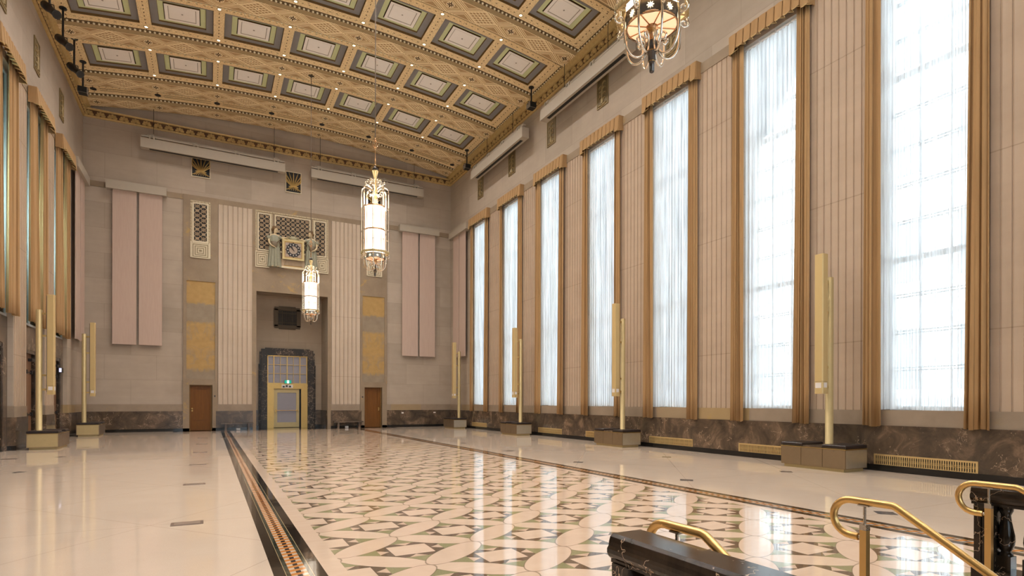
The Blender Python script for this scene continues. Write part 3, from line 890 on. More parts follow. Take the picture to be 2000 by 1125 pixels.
# ------------------------------------------------------------------ doors in the back wall
for s, nm in ((0, 'left'), (1, 'right')):
    x0 = -.86 if s == 0 else 7.86
    yy = YB + .10
    m = MB(); wd = .90
    m.box(x0, x0 + .15, yy, yy + .05, .02, 2.28); m.box(x0 + wd - .15, x0 + wd, yy, yy + .05, .02, 2.28)
    m.box(x0 + .15, x0 + wd - .15, yy, yy + .05, .02, .52); m.box(x0 + .15, x0 + wd - .15, yy, yy + .05, 2.15, 2.28); m.box(x0 + .15, x0 + wd - .15, yy + .02, yy + .05, .52, 2.15)
    d = struct(m.build('door_%d' % (s + 1), WOOD), 'reddish wooden panelled door in the %s pier of the back wall' % nm)
    m = MB()
    for (a, b, c, e) in ((x0 + .17, x0 + .19, .54, 2.13), (x0 + wd - .19, x0 + wd - .17, .54, 2.13)): m.box(a, b, yy + .005, yy + .02, c, e)
    m.box(x0 + .17, x0 + wd - .17, yy + .005, yy + .02, .54, .56); m.box(x0 + .17, x0 + wd - .17, yy + .005, yy + .02, 2.11, 2.13)
    m.build('panel_moulding', WOOD, d)
    kx = x0 + .08 if s == 0 else x0 + wd - .08
    kb = MB(); kb.ell((kx, yy - .05, 1.08), (.035, .035, .035)); kb.box(kx - .012, kx + .012, yy - .05, yy, 1.07, 1.09); kb.box(kx - .03, kx + .03, yy - .01, yy, .98, 1.16)
    kb.build('door_handle', BRASS if s == 0 else SATIN, d)
    m = MB(); xe = x0 + wd
    m.box(xe, xe + .06, YB + .02, YB + .2, 0, 2.30); m.box(x0 - .04, x0, YB + .02, YB + .2, 0, 2.30); m.box(x0 - .04, xe + .06, YB + .02, YB + .2, 2.28, 2.32)
    m.build('door_frame', BRN, d)

# ------------------------------------------------------------------ vestibule portal
YV = YB + 2.2
m = MB()
for (a, b, z, o) in ((2.47, 2.62, 4.30, .10), (5.28, 5.43, 4.30, .10), (2.56, 2.87, 4.46, .16), (5.03, 5.34, 4.46, .16)): m.box(a, b, YV - o, YV + .1, 0, z)
m.box(2.56, 5.34, YV - .16, YV + .1, 4.12, 4.46); m.box(2.75, 5.15, YV - .18, YV, 4.46, 4.52)
m.box(2.42, 2.49, YV - .10, YV + .1, 0, 3.6); m.box(5.41, 5.48, YV - .10, YV + .1, 0, 3.6)
tag(m.build('marble_door_surround', PORTORO2), 'black and gold veined marble surround of the central back doorway', 'door surround')
m = MB()
for (a, b) in ((2.12, 2.42), (5.48, 5.80)): m.box(a, b, YV - .05, YV, 0, 1.0)
for (a, b) in ((2.1, 2.14), (5.78, 5.82)): m.box(a, b, YB + .3, YV, 0, 1.0)
struct(m.build('trim_%d' % k, DADO)); k += 1
m = MB()
for (a, b) in ((2.12, 2.42), (5.48, 5.80)): m.box(a, b, YV - .08, YV, 0, .14)
struct(m.build('baseboard_vestibule', BLACK))
YD = YV - .02
ent = bpy.data.objects.new('door_3', None); COL.objects.link(ent); struct(ent, 'brass framed glass entrance door with gridded transom in the back vestibule')
ent.location = (3.95, YD, 0)
def P_(mb, name, mat, lab=None):
    o = mb.build(name, mat, ent, loc=(-3.95, -YD, 0))
    if lab: o['label'] = lab
    return o
m = MB(); m.box(2.87, 3.22, YD - .10, YD + .05, 0, 2.22); P_(m, 'brass_pilaster', BRASS)
m = MB(); m.box(4.68, 5.03, YD - .10, YD + .05, 0, 2.22); P_(m, 'brass_pilaster', BRASS)
m = MB(); m.box(2.87, 5.03, YD - .12, YD + .05, 2.22, 2.50)
for i in range(14): m.box(2.93 + i * .148, 3.02 + i * .148, YD - .135, YD - .12, 2.28, 2.43)
P_(m, 'lintel', BRASS)
m = MB()
for x in (2.87, 3.19, 3.55, 3.90, 4.25, 4.59, 4.97):
    w = .05 if x in (2.87, 3.19, 3.90, 4.59, 4.97) else .02
    m.box(x, x + w, YD - .05, YD, 2.5, 4.12)
for z in (2.5, 3.07, 3.58, 4.06): m.box(2.87, 5.03, YD - .05, YD, z, z + (.05 if z in (2.5, 4.06) else .022))
P_(m, 'transom_grid', BRASS)
P_(MB().box(2.87, 5.03, YD, YD + .02, 2.5, 4.12), 'pane', FROST)
m = MB(); m.box(3.22, 3.40, YD - .04, YD + .02, .02, 2.20); m.box(4.42, 4.58, YD - .04, YD + .02, .02, 2.20); m.box(3.40, 4.42, YD - .04, YD + .02, .02, .30); m.box(3.40, 4.42, YD - .04, YD + .02, 2.0, 2.20)
P_(m, 'door_leaf', CHAMP)
P_(MB().box(3.40, 4.42, YD - .01, YD + .01, .30, 2.0), 'glass_pane', FROST)
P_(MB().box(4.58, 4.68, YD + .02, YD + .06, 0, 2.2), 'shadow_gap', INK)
m = MB(); m.tube([(3.33, YD - .10, .98), (4.46, YD - .10, .98)], .018, 8); m.box(3.28, 3.36, YD - .12, YD - .04, .88, 1.06); m.box(4.42, 4.5, YD - .12, YD - .04, .94, 1.02); P_(m, 'push_bar', BRASS)
# exit sign, green with a white running figure
sg = empty('exit_sign', (3.95, YD - .16, 2.62), 'green lit exit sign with a white walking figure above the glass door', 'sign')
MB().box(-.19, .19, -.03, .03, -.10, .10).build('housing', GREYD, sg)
MB().box(-.18, .18, -.036, -.03, -.09, .09).build('face', glow('exit_green', (.0, .30, .20), .8), sg)
fig = MB(); fig.box(-.05, .06, -.040, -.036, -.085, .085); fig.build('doorway_symbol', glow('exit_white', (.85, 1, .95), 1.0), sg)
fig = MB(); fig.lathe([(.001, -.043), (.016, -.043), (.016, -.041)], n=10)
fig = MB(); fig.box(-.008, .014, -.044, -.040, .045, .068)
fig.extr([(-.012, .04), (.018, .04), (.014, -.005), (.03, -.06), (.016, -.065), (.0, -.015), (-.02, -.06), (-.034, -.055), (-.008, .0)], 'y', -.044, -.040)
fig.box(-.036, .036, -.044, -.040, .018, .03); fig.build('figure', glow('exit_figure_green', (.0, .28, .18), .7), sg)
tag(MB().box(3.62, 4.22, YD - .14, YD - .12, 2.26, 2.46).box(3.68, 3.78, YD - .17, YD - .14, 2.30, 2.38, 1).box(4.02, 4.12, YD - .17, YD - .14, 2.31, 2.40, 1).box(3.84, 3.94, YD - .16, YD - .14, 2.33, 2.43, 1).build('notice_panel', [PAPER, IRON]), 'small pale panel with dark fittings on the brass lintel', 'panel')
# square bronze grille
gr = empty('square_grille', (3.93, YV, 6.28), 'square dark bronze grille high on the vestibule wall above the doorway', 'grille')
m = MB()
for (a, b, c, e, o) in ((-.69, .69, .42, .60, .10), (-.69, .69, -.60, -.42, .10), (-.72, -.50, -.50, .50, .10), (.50, .72, -.50, .50, .10), (-.45, .45, .60, .65, .07), (-.45, .45, -.65, -.60, .07)): m.box(a, b, -o, 0, c, e)
m.build('frame', DBRONZE, gr)
MB().box(-.5, .5, -.02, 0, -.42, .42).build('back_plate', INK, gr)
m = MB()
for q in (-.27, .27): m.box(q - .012, q + .012, -.05, -.02, -.42, .42); m.box(-.5, .5, -.05, -.02, q - .012, q + .012)
m.build('gilt_bars', DBRONZE, gr)
m = MB()
for q in [(-.45 + .1 * i) for i in range(10)]: m.box(q - .006, q + .006, -.035, -.02, -.42, .42); m.box(-.5, .5, -.035, -.02, q * .9 - .006, q * .9 + .006)
m.build('mesh', DBRONZE, gr)

# palmette vents
def palm_vent(x0, x1, z0, z1, label):
    w = x1 - x0; h = z1 - z0; xc = (x0 + x1) / 2
    g = empty('palmette_vent', (xc, YB, z0), label, 'vent', 'palmette vents above the band')
    MB().box(-w / 2 + .02, w / 2 - .02, -.01, 0, .02, h - .02).build('dark_back', INK, g)
    m = MB()
    for (a, b, c, d) in ((-w / 2, w / 2, 0, .035), (-w / 2, w / 2, h - .035, h), (-w / 2, -w / 2 + .03, .035, h - .035), (w / 2 - .03, w / 2, .035, h - .035)): m.box(a, b, -.05, 0, c, d)
    m.build('frame', CREAMST, g)
    m = MB()
    for j in range(-4, 5):
        pts = []
        for t_ in range(9):
            t = t_ / 8; a = j * .22
            px = math.sin(a) * t * .62 * h + .05 * j * t * t + j * .025; pz = .30 * h + t * .66 * h * math.cos(a * .55) - .10 * abs(j) / 4 * t
            px = max(-w / 2 + .03, min(w / 2 - .03, px)); pz = min(h - .05, pz)
            pts.append((px, -.035, pz))
        m.tube(pts, [.018 + .014 * math.sin(PI * q / 8) for q in range(9)], 6)
        pts = [(math.sin(j * .3) * q * .05 + j * .028 + .012 * j * q / 5, -.035, .27 * h - q * .035) for q in range(6)]
        pts = [(max(-w / 2 + .03, min(w / 2 - .03, p[0])), p[1], max(.04, p[2])) for p in pts]
        m.tube(pts, .014, 5)
    m.tube([(-.24, -.05, .27 * h), (0, -.055, .30 * h), (.24, -.05, .27 * h)], .028, 6)
    m.build('palmette', REDV if False else SATIN, g)
palm_vent(-.83, .01, 12.78, 13.80, 'bronze palmette vent below the left screen housing on the back wall')
palm_vent(3.58, 4.38, 12.77, 13.90, 'bronze palmette vent between the two screen housings on the back wall')
palm_vent(7.93, 8.76, 12.65, 13.68, 'bronze palmette vent behind the large lantern chandelier, right on the back wall')

# carved grilles over the piers + frieze
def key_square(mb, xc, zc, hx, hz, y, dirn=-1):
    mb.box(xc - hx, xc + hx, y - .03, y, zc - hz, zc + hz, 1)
    for q in range(4):
        f = 1 - .24 * q; g = f - .12
        for (a, b, c, d) in ((-f, f, g, f), (-f, f, -f, -g), (-f, -g, -g, g), (g, f, -g, g)):
            mb.box(xc + a * hx, xc + b * hx, y - .05, y - .03, zc + c * hz, zc + d * hz)
def lattice(mb, x0, x1, z0, z1, y, cell=.245):
    # pierced stone: rings at each cell centre joined by diagonal bars
    w = x1 - x0; h = z1 - z0; nx = max(1, round(w / cell)); nz = max(1, round(h / cell)); cx = w / nx; cz = h / nz; t = .016
    for i in range(nx):
        for j in range(nz):
            px = x0 + cx * (i + .5); pz = z0 + cz * (j + .5)
            for (sx, sz) in ((1, 1), (1, -1)):
                a = (px - sx * cx / 2, pz - sz * cz / 2); b = (px + sx * cx / 2, pz + sz * cz / 2)
                L = math.hypot(cx, cz); nxx, nzz = -(b[1] - a[1]) / L * t, (b[0] - a[0]) / L * t
                mb.extr([(a[0] + nxx, a[1] + nzz), (b[0] + nxx, b[1] + nzz), (b[0] - nxx, b[1] - nzz), (a[0] - nxx, a[1] - nzz)], 'y', y - .03, y - .008)
            if (i + j) % 2 == 0:
                mb.extr([(px + cx * .30 * math.cos(PI * q / 4), pz + cz * .30 * math.sin(PI * q / 4)) for q in range(8)], 'y', y - .036, y - .010)
            else:
                for (dx, dz) in ((.5, 0), (-.5, 0), (0, .5), (0, -.5)):
                    mb.box(px + dx * cx * .62 - .02, px + dx * cx * .62 + .02, y - .034, y - .01, pz + dz * cz * .62 - .02, pz + dz * cz * .62 + .02)
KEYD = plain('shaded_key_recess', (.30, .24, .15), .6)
PIERCE = plain('pierced_tan_stone', (.36, .26, .16), .6)
def rope_frame(mb, x0, x1, z0, z1, y, w=.085, sides='lrtb'):
    n = int((z1 - z0) / .13)
    for side in sides:
        if side in 'lr':
            xc = x0 + w / 2 if side == 'l' else x1 - w / 2
            mb.box(xc - w / 2, xc + w / 2, y - .02, y, z0, z1)
            for i in range(n):
                z = z0 + (z1 - z0) * (i + .5) / n; mb.ell((xc, y - .03, z), (w * .40, .03, .055), 0, 6, 4)
        else:
            zc = z0 + w / 2 if side == 'b' else z1 - w / 2; nn = int((x1 - x0) / .13)
            mb.box(x0, x1, y - .02, y, zc - w / 2, zc + w / 2)
            for i in range(nn):
                x = x0 + (x1 - x0) * (i + .5) / nn; mb.ell((x, y - .03, zc), (.055, .03, w * .40), 0, 6, 4)
YP = YB - .06
for s, nm in ((0, 'left'), (1, 'right')):
    x0, x1 = (-.87, .02) if s == 0 else (7.92, 8.81)
    g = empty('stone_grille', ((x0 + x1) / 2, YP, 8.68), 'carved cream stone grille with key-pattern base at the top of the %s brown pier' % nm, 'wall carving', 'carved pier grilles')
    o = (-(x0 + x1) / 2, -YP, -8.68)
    m = MB(); rope_frame(m, x0, x1, 9.50, 11.57, YP, .09, 'lrt'); m.build('rope_frame', ROPE, g, o)
    MB().box(x0 + .16, x1 - .16, YP - .005, YP, 9.56, 11.42).build('dark_back', INK, g, o)
    m = MB(); lattice(m, x0 + .16, x1 - .16, 9.56, 11.42, YP); m.build('lattice', PIERCE, g, o)
    m = MB(); m.box(x0 + .09, x0 + .16, YP - .035, YP, 9.5, 11.48); m.box(x1 - .16, x1 - .09, YP - .035, YP, 9.5, 11.48); m.box(x0 + .09, x1 - .09, YP - .035, YP, 11.42, 11.48); m.box(x0 + .09, x1 - .09, YP - .035, YP, 9.46, 9.56)
    m.build('inner_frame', CREAMST, g, o)
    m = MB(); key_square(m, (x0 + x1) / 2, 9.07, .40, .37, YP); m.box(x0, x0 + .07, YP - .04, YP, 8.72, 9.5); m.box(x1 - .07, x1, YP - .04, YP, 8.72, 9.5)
    m.build('key_square', [CREAMST, KEYD], g, o)
# clock frieze
YQ = YB - .05
fz = empty('clock_frieze', (3.95, YQ, 8.57), 'carved cream frieze of three pierced grilles framing the clock over the central bay', 'wall carving')
o_ = (-3.95, -YQ, -8.57)
m = MB(); rope_frame(m, 2.10, 5.80, 9.42, 11.56, YQ, .085, 'lrt')
rope_frame(m, 2.86, 3.00, 9.42, 11.45, YQ, .07, 'l'); rope_frame(m, 4.90, 5.04, 9.42, 11.45, YQ, .07, 'r'); m.build('rope_frame', ROPE, fz, o_)
for nm, a, b in (('l', 2.27, 2.80), ('c', 3.10, 4.80), ('r', 5.10, 5.63)):
    MB().box(a, b, YQ - .005, YQ, 9.52, 11.38).build('dark_back', INK, fz, o_)
    m = MB(); lattice(m, a, b, 9.52, 11.38, YQ); m.build('lattice', PIERCE, fz, o_)
    m = MB()
    for (p, q, r_, s_) in ((a - .06, a, 9.46, 11.44), (b, b + .06, 9.46, 11.44), (a - .06, b + .06, 11.38, 11.44), (a - .06, b + .06, 9.46, 9.52)): m.box(p, q, YQ - .035, YQ, r_, s_)
    m.build('inner_frame', CREAMST, fz, o_)
for xc in (2.44, 5.46):
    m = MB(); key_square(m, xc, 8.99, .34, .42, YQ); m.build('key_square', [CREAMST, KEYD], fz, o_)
# clock with pedestal
ck = empty('stone_clock', (3.95, YQ, 8.62), 'square framed stone clock with a dark numeral ring between the two robed figures', 'clock')
def CK(mb, name, mat): return mb.build(name, mat, ck, (-3.95, -YQ, -8.62))
m = MB(); m.box(3.42, 4.48, YQ - .22, YQ, 9.12, 10.12); CK(m, 'clock_case', CREAMST)
m = MB(); m.box(3.40, 4.50, YQ - .26, YQ - .20, 10.04, 10.16); m.box(3.40, 4.50, YQ - .26, YQ - .20, 9.08, 9.18); m.box(3.40, 3.50, YQ - .26, YQ - .20, 9.18, 10.04); m.box(4.40, 4.50, YQ - .26, YQ - .20, 9.18, 10.04); CK(m, 'gilt_frame', plain('cream_gilt_frame', (.55, .44, .22), .5, 0, .2))
m = MB(); m.box(3.50, 3.54, YQ - .245, YQ - .22, 9.18, 10.04); m.box(4.36, 4.40, YQ - .245, YQ - .22, 9.18, 10.04); m.box(3.54, 4.36, YQ - .245, YQ - .22, 9.18, 9.22); m.box(3.54, 4.36, YQ - .245, YQ - .22, 10.0, 10.04); CK(m, 'inner_fillet', REDV)
m = MB(); m.box(3.54, 4.36, YQ - .235, YQ - .22, 9.22, 10.0); CK(m, 'dial', plain('mauve_stone_dial', (.36, .28, .22), .5))
def disc(mb, r0, r1, y0, y1, mi=0, n=32):
    for i in range(n):
        a = 2 * PI * i / n; b = 2 * PI * (i + 1) / n
        P = lambda r, t: (3.95 + r * math.cos(t), 9.61 + r * math.sin(t))
        mb.extr([P(r0, a), P(r1, a), P(r1, b), P(r0, b)], 'y', y0, y1, mi)
m = MB(); disc(m, .215, .36, YQ - .25, YQ - .236); 
for i in range(12):
    a = 2 * PI * i / 12; m.ell((3.95 + .385 * math.cos(a), YQ - .245, 9.61 + .385 * math.sin(a)), (.026, .015, .026), 0, 8, 4)
CK(m, 'numeral_ring', IRON)
m = MB()
for i in range(12):
    a = 2 * PI * i / 12; c, s = math.cos(a), math.sin(a)
    for off in (-.018, .018):
        q = [(.25, off - .007), (.32, off - .010), (.32, off + .010), (.25, off + .007)]
        m.extr([(3.95 + r * c - t * s, 9.61 + r * s + t * c) for r, t in q], 'y', YQ - .256, YQ - .25)
CK(m, 'numerals', PAPER)
m = MB()
def hand(ang, L, w, y):
    c, s = math.sin(math.radians(ang)), math.cos(math.radians(ang))
    q = [(-.08, -w * .6), (L * .6, -w), (L * .75, -w * 1.8), (L, 0), (L * .75, w * 1.8), (L * .6, w), (-.08, w * .6)]
    m.extr([(3.95 + r * c + t * s, 9.61 + r * s - t * c) for r, t in q], 'y', y - .008, y)
hand(-42, .30, .016, YQ - .262); hand(-33, .22, .024, YQ - .272); m.lathe([(.02, 0), (.02, .01)], (3.95, YQ - .27, 9.61), 8); CK(m, 'hands', IRON)
m = MB(); m.box(3.36, 3.50, YQ - .14, YQ, 8.62, 9.10); m.box(4.40, 4.54, YQ - .14, YQ, 8.62, 9.10)
for i in range(12): m.box(3.52 + i * .073, 3.57 + i * .073, YQ - .13, YQ, 8.80, 9.06)
m.box(3.50, 4.40, YQ - .09, YQ, 8.70, 9.08); CK(m, 'fluted_pedestal', plain('buff_pedestal', (.40, .30, .20), .6))
m = MB(); m.box(3.34, 4.56, YQ - .20, YQ, 8.62, 8.72); CK(m, 'plinth', CREAMST)
m = MB(); m.box(3.48, 4.42, YQ - .16, YQ, 8.72, 8.77); CK(m, 'gilt_band', REDV)
m = MB()
m.ell((3.95, YQ - .14, 10.24), (.20, .10, .14))
for q in range(-3, 4): m.tube([(3.95 + q * .03, YQ - .18, 10.17), (3.95 + q * .07, YQ - .2, 10.30), (3.95 + q * .10, YQ - .16, 10.36 - abs(q) * .03)], .022, 6)
for q in (-1, 1): m.tube([(3.95 + q * .12, YQ - .14, 10.18), (3.95 + q * .28, YQ - .14, 10.25), (3.95 + q * .40, YQ - .14, 10.18)], .03, 6)
CK(m, 'shell_crest', plain('grey_green_crest', (.33, .31, .20), .5, 0, .2, 12))

def skin(name, verts, edges_, radii, root, mat, parent, sub=2):
    me = bpy.data.meshes.new(name); me.from_pydata(verts, edges_, []); me.materials.append(mat)
    o = bpy.data.objects.new(name, me); COL.objects.link(o); o.parent = parent
    md = o.modifiers.new('skin', 'SKIN'); md.use_smooth_shade = True
    if not me.skin_vertices: 
        bm = bmesh.new(); bm.from_mesh(me); bm.verts.layers.skin.verify(); bm.to_mesh(me); bm.free()
    for i, v in enumerate(me.skin_vertices[0].data):
        r = radii[i]; v.radius = (r, r) if not isinstance(r, tuple) else r; v.use_root = (i == root)
    sb = o.modifiers.new('sub', 'SUBSURF'); sb.levels = sub; sb.render_levels = sub
    return o
def statue(xc, sgn, label):
    "robed classical figure; sgn=+1 leans its arm toward +X (the clock)"
    g = empty('robed_statue', (xc, YQ - .14, 8.62), label, 'statue', 'robed figures beside the clock')
    s = sgn
    V = [(0, 0, 1.0), (0, 0, 1.25), (0, 0, 1.50), (.0, 0, 1.68), (.02 * s, -.01, 1.77), (.05 * s, -.02, 1.87), (.07 * s, -.035, 1.98), (.075 * s, -.03, 2.07),
         (.17 * s, 0, 1.66), (.36 * s, -.05, 1.56), (.50 * s, -.12, 1.60), (.58 * s, -.14, 1.585),
         (-.17 * s, 0, 1.66), (-.29 * s, -.04, 1.42), (-.25 * s, -.12, 1.20), (-.10 * s, -.20, 1.06), (-.04 * s, -.22, 1.03)]
    Ed = [(0, 1), (1, 2), (2, 3), (3, 4), (4, 5), (5, 6), (6, 7), (3, 8), (8, 9), (9, 10), (10, 11), (3, 12), (12, 13), (13, 14), (14, 15), (15, 16)]
    R = [.15, (.12, .10), (.15, .11), (.10, .08), .055, .10, .112, .08, .075, .055, .042, .035, .075, .058, .048, .038, .034]
    # fingers
    for (b, d) in ((11, (.055 * s, -.01, -.02)), (16, (.05 * s, -.02, -.03))):
        base = V[b]
        for f in range(4):
            i = len(V); V.append((base[0] + d[0] * .7, base[1] + d[1] + (f - 1.5) * .018, base[2] + d[2] * .5)); V.append((base[0] + d[0] * 1.5, base[1] + d[1] + (f - 1.5) * .022, base[2] + d[2] * 1.8 - .01))
            Ed += [(b, i), (i, i + 1)]; R += [.011, .009]
    body = skin('body', V, Ed, R, 0, SKINST, g)
    # gown: folded column, bloused at the waist
    prof = [(0.0, .34, .20), (.10, .335, .19), (.45, .31, .17), (.80, .29, .165), (1.0, .255, .155), (1.10, .225, .145), (1.16, .235, .15), (1.32, .235, .16), (1.50, .24, .165), (1.60, .235, .145), (1.67, .19, .11), (1.70, .12, .08)]
    prof = [(z, rx * (.86 if z < 1 else 1), ry) for z, rx, ry in prof]
    rings = []
    n = 110
    for z, rx, ry in prof:
        fold = .055 * max(0, 1 - z / 1.2) ** .6 + .006
        ring = []
        for j in range(n):
            a = 2 * PI * j / n; w = 1 + (fold / .25) * (abs(math.sin(5.5 * a + .4 * math.sin(2 * a))) * 2 - 1)
            ring.append((rx * w * math.cos(a), ry * w * math.sin(a), z))
        rings.append(ring)
    mb = MB(); mb.loft(rings, 0, True)
    mb.tube([(-.26 * s, 0, 1.60), (-.33 * s, -.02, 1.47)], [.11, .10], 10); mb.tube([(.22 * s, 0, 1.62), (.34 * s, -.03, 1.56)], [.10, .085], 10)
    mb.build('gown', FABRICGREEN, g)
    mb = MB(); mb.tube([(-.20 * s, -.15, 1.32), (-.05 * s, -.18, 1.22), (.10 * s, -.18, 1.26), (.22 * s, -.12, 1.40)], [.03, .04, .04, .03], 6); 
    mb.ell((-.02 * s, -.15, 1.17), (.17, .10, .18), 0, 12, 6); mb.build('mantle', plain('brown_glaze', (.16, .12, .075), .5, 0, .2, 16), g)
    mb = MB(); mb.ell((.02 * s, .02, 2.03), (.132, .12, .14), 0, 14, 8); mb.ell((-.09 * s, .03, 1.99), (.07, .07, .07), 0, 10, 6); mb.ell((.0, .0, 2.10), (.11, .10, .09), 0, 10, 6); mb.build('hair', HAIRST, g)
    # face
    mb = MB(); hx, hy, hz = .08 * s, -.14, 1.965
    mb.ell((hx + .03 * s, hy - .012, hz), (.014, .022, .026), 0, 6, 4); mb.build('nose', SKINST, g)
    mb = MB()
    for q in (-.028, .045): mb.ell((hx + q * s, hy + .004, hz + .035), (.014, .008, .008), 0, 6, 4)
    mb.ell((hx + .02 * s, hy + .006, hz - .040), (.016, .006, .004), 0, 6, 4); mb.build('eyes_and_mouth', HAIRST, g)
    mb = MB()
    for q in (-.12, .14): mb.ell((q, -.19, .01), (.055, .10, .03), 0, 8, 4)
    mb.build('feet', SKINST, g)
    return g
statue(3.02, 1, 'left glazed figure of a robed woman leaning her arm on the wall clock')
statue(4.88, -1, 'right glazed figure of a robed woman leaning on the wall clock, behind the far chandelier')

# ------------------------------------------------------------------ acoustic banners
def banner(name_lab, axis, c, face, out, a0, a1, p0, p1, zt, zb, zh):
    g = empty('acoustic_banner', (0, 0, 0), name_lab, 'banner', 'pink acoustic banners')
    def BX(mb, u0, u1, d0, d1, z0, z1):
        lo, hi = sorted((face + out * d0, face + out * d1))
        return mb.box(u0, u1, lo, hi, z0, z1) if axis == 'x' else mb.box(lo, hi, u0, u1, z0, z1)
    loc = (c, face, zb) if axis == 'x' else (face, c, zb)
    g.location = loc; off = tuple(-q for q in loc)
    BX(MB(), a0, a1, .02, .34, zh, zt).build('housing', GREY, g, off)
    mid = (p0 + p1) / 2
    for (u0, u1) in ((p0, mid - .05), (mid + .05, p1)):
        pn = BX(MB(), u0, u1, .16, .20, zb, zh).build('fabric_panel', PINK, g, off)
        BX(MB(), u0, u1, .15, .21, zb - .02, zb + .02).build('bottom_bar', PINK, pn)
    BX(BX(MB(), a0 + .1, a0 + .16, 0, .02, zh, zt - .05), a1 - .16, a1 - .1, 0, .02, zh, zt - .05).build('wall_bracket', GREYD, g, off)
    return g
banner('pink two-panel acoustic banner on the back wall left of the brown pier', 'x', -3.1, YB, -1, -4.32, -1.88, -4.07, -2.06, 11.90, 4.22, 11.50)
banner('pink two-panel acoustic banner on the back wall right of the brown pier', 'x', 11.0, YB, -1, 9.80, 12.24, 9.98, 12.02, 11.88, 4.22, 11.50)
banner('pink acoustic banner on the right wall beside the first window from the corner', 'y', 30.9, XR, -1, 29.60, 32.24, 30.02, 31.85, 11.66, 4.14, 11.30)
banner('pink acoustic banner on the left wall in the far corner', 'y', 30.9, XL, 1, 29.66, 32.30, 30.1, 31.95, 11.78, 4.18, 11.38)

# ------------------------------------------------------------------ screen housings
def housing(label, axis, a0, a1, face, out, z0, z1, d0, d1):
    g = empty('screen_housing', (0, 0, 0), label, 'screen housing', 'long grey roller screen housings')
    c = (a0 + a1) / 2; mid = (d0 + d1) / 2
    loc = (c, face + out * mid, z0) if axis == 'x' else (face + out * mid, c, z0)
    g.location = loc; off = tuple(-q for q in loc)
    def BX(mb, u0, u1, e0, e1, p, q):
        lo, hi = sorted((face + out * e0, face + out * e1))
        return mb.box(u0, u1, lo, hi, p, q) if axis == 'x' else mb.box(lo, hi, u0, u1, p, q)
    BX(MB(), a0, a1, d0, d1, z0, z1).build('case', GREY, g, off)
    BX(MB(), a0 + .35, a1 - .35, mid - .07, mid + .07, z0 - .006, z0 + .01).build('slot', INK, g, off)
    BX(BX(MB(), a0 + .25, a1 - .25, d0 + .02, d0 + .09, z1 + .20, z1 + .28), a0 + .02, a1 - .02, d1 - .14, d1 - .07, z1 + .08, z1 + .15).build('rail', GREY, g, off)
    n = 4
    for i in range(n):
        u = a0 + .35 + (a1 - a0 - .9) * i / (n - 1)
        b = BX(MB(), u, u + .05, d0, d1 - .02, z1, z1 + .18); BX(b, u + .17, u + .22, d0, d1 - .02, z1, z1 + .18); BX(b, u + .04, u + .18, d0 - .02, d0 + .12, z1 + .16, z1 + .32); BX(b, u - .04, u + .26, d1 - .16, d1 - .04, z1 + .14, z1 + .19); b.build('bracket', GREY, g, off)
    for i, t in enumerate((.08, .92) if axis == 'x' else (.25, .75)):
        u = a0 + (a1 - a0) * t; w = face + out * (d0 + .07)
        x = u if axis == 'x' else w; y = w if axis == 'x' else u
        zt_ = ZC(x, .0) - .0
        MB().tube([(x, y, z1 + .2), (x, y, zt_)], .012, 5).build('suspension_cable', IRON, g, off)
housing('long grey screen housing high on the back wall, left of the palmette vent at centre', 'x', -2.93, 3.50, YB, -1, 13.60, 14.05, .28, .60)
housing('long grey screen housing high on the back wall, right of the palmette vent at centre', 'x', 4.80, 11.15, YB, -1, 13.60, 14.05, .28, .60)
housing('long grey screen housing on the right wall nearest the back corner', 'y', 22.50, 28.20, XR, -1, 13.50, 13.95, .30, .66)
housing('long grey screen housing on the right wall close to the big chandelier', 'y', 15.16, 20.90, XR, -1, 13.50, 13.95, .30, .66)

# ------------------------------------------------------------------ black stage lights and floods
def stage_light(loc, rod_z, label, kind):
    g = empty('stage_light' if kind == 'spot' else 'flood_light', loc, label, 'stage light', 'black fittings hung under the cove')
    MB().tube([(0, 0, .12), (0, 0, rod_z - loc[2])], .035, 8).build('drop_rod', IRON, g)
    MB().lathe([(.12, 0), (.12, .03)], (0, 0, rod_z - loc[2] - .03), 12).build('ceiling_plate', IRON, g)
    if kind == 'spot':
        m = MB(); d = Vector((.55, -.55, -.62)).normalized()
        m.tube([-d * .30, -d * .28, -d * .05, d * .02, d * .40, d * .42], [.07, .13, .135, .11, .11, .14], 14); m.build('lamp_body', IRON, g)
        MB().tube([tuple(d * .421), tuple(d * .425)], .10, 14).build('lens', INK, g)
        MB().tube([(-.14, .06, -.02), (-.14, .02, .12), (0, 0, .16), (.12, -.06, .12), (.14, -.06, -.04)], .016, 6).build('yoke', IRON, g)
    else:
        m = MB(); m.box(-.16, .16, -.16, .16, -.14, .10); m.build('lamp_body', GREYD, g)
        MB().box(-.15, .15, -.175, -.16, -.13, .09).box(-.14, .14, -.14, .14, -.15, -.14).build('lens', INK, g)
        MB().tube([(-.18, 0, 0), (-.18, 0, .14), (.18, 0, .14), (.18, 0, 0)], .014, 6).build('yoke', IRON, g)
for i, y in enumerate((28.9, 27.2, 25.3, 23.4, 21.6)):
    xx = -4.62
    stage_light((xx, y, 14.25), ZC(xx, .14), ['square black floodlight hanging in the far left cove', 'black cylindrical spotlight, second fitting from the far left corner', 'black cylindrical spotlight, third fitting from the far left corner', 'black spotlight at the top left edge, fourth from the far corner', 'black spotlight on the left cove, fifth from the far corner'][i], 'flood' if i == 0 else 'spot')
stage_light((12.55, 29.0, 14.52), ZC(12.55, .14), 'square black floodlight by the far end of the first right-hand screen housing', 'flood')
stage_light((12.55, 21.85, 14.62), ZC(12.55, .14), 'square black floodlight between the two right-hand screen housings', 'flood')

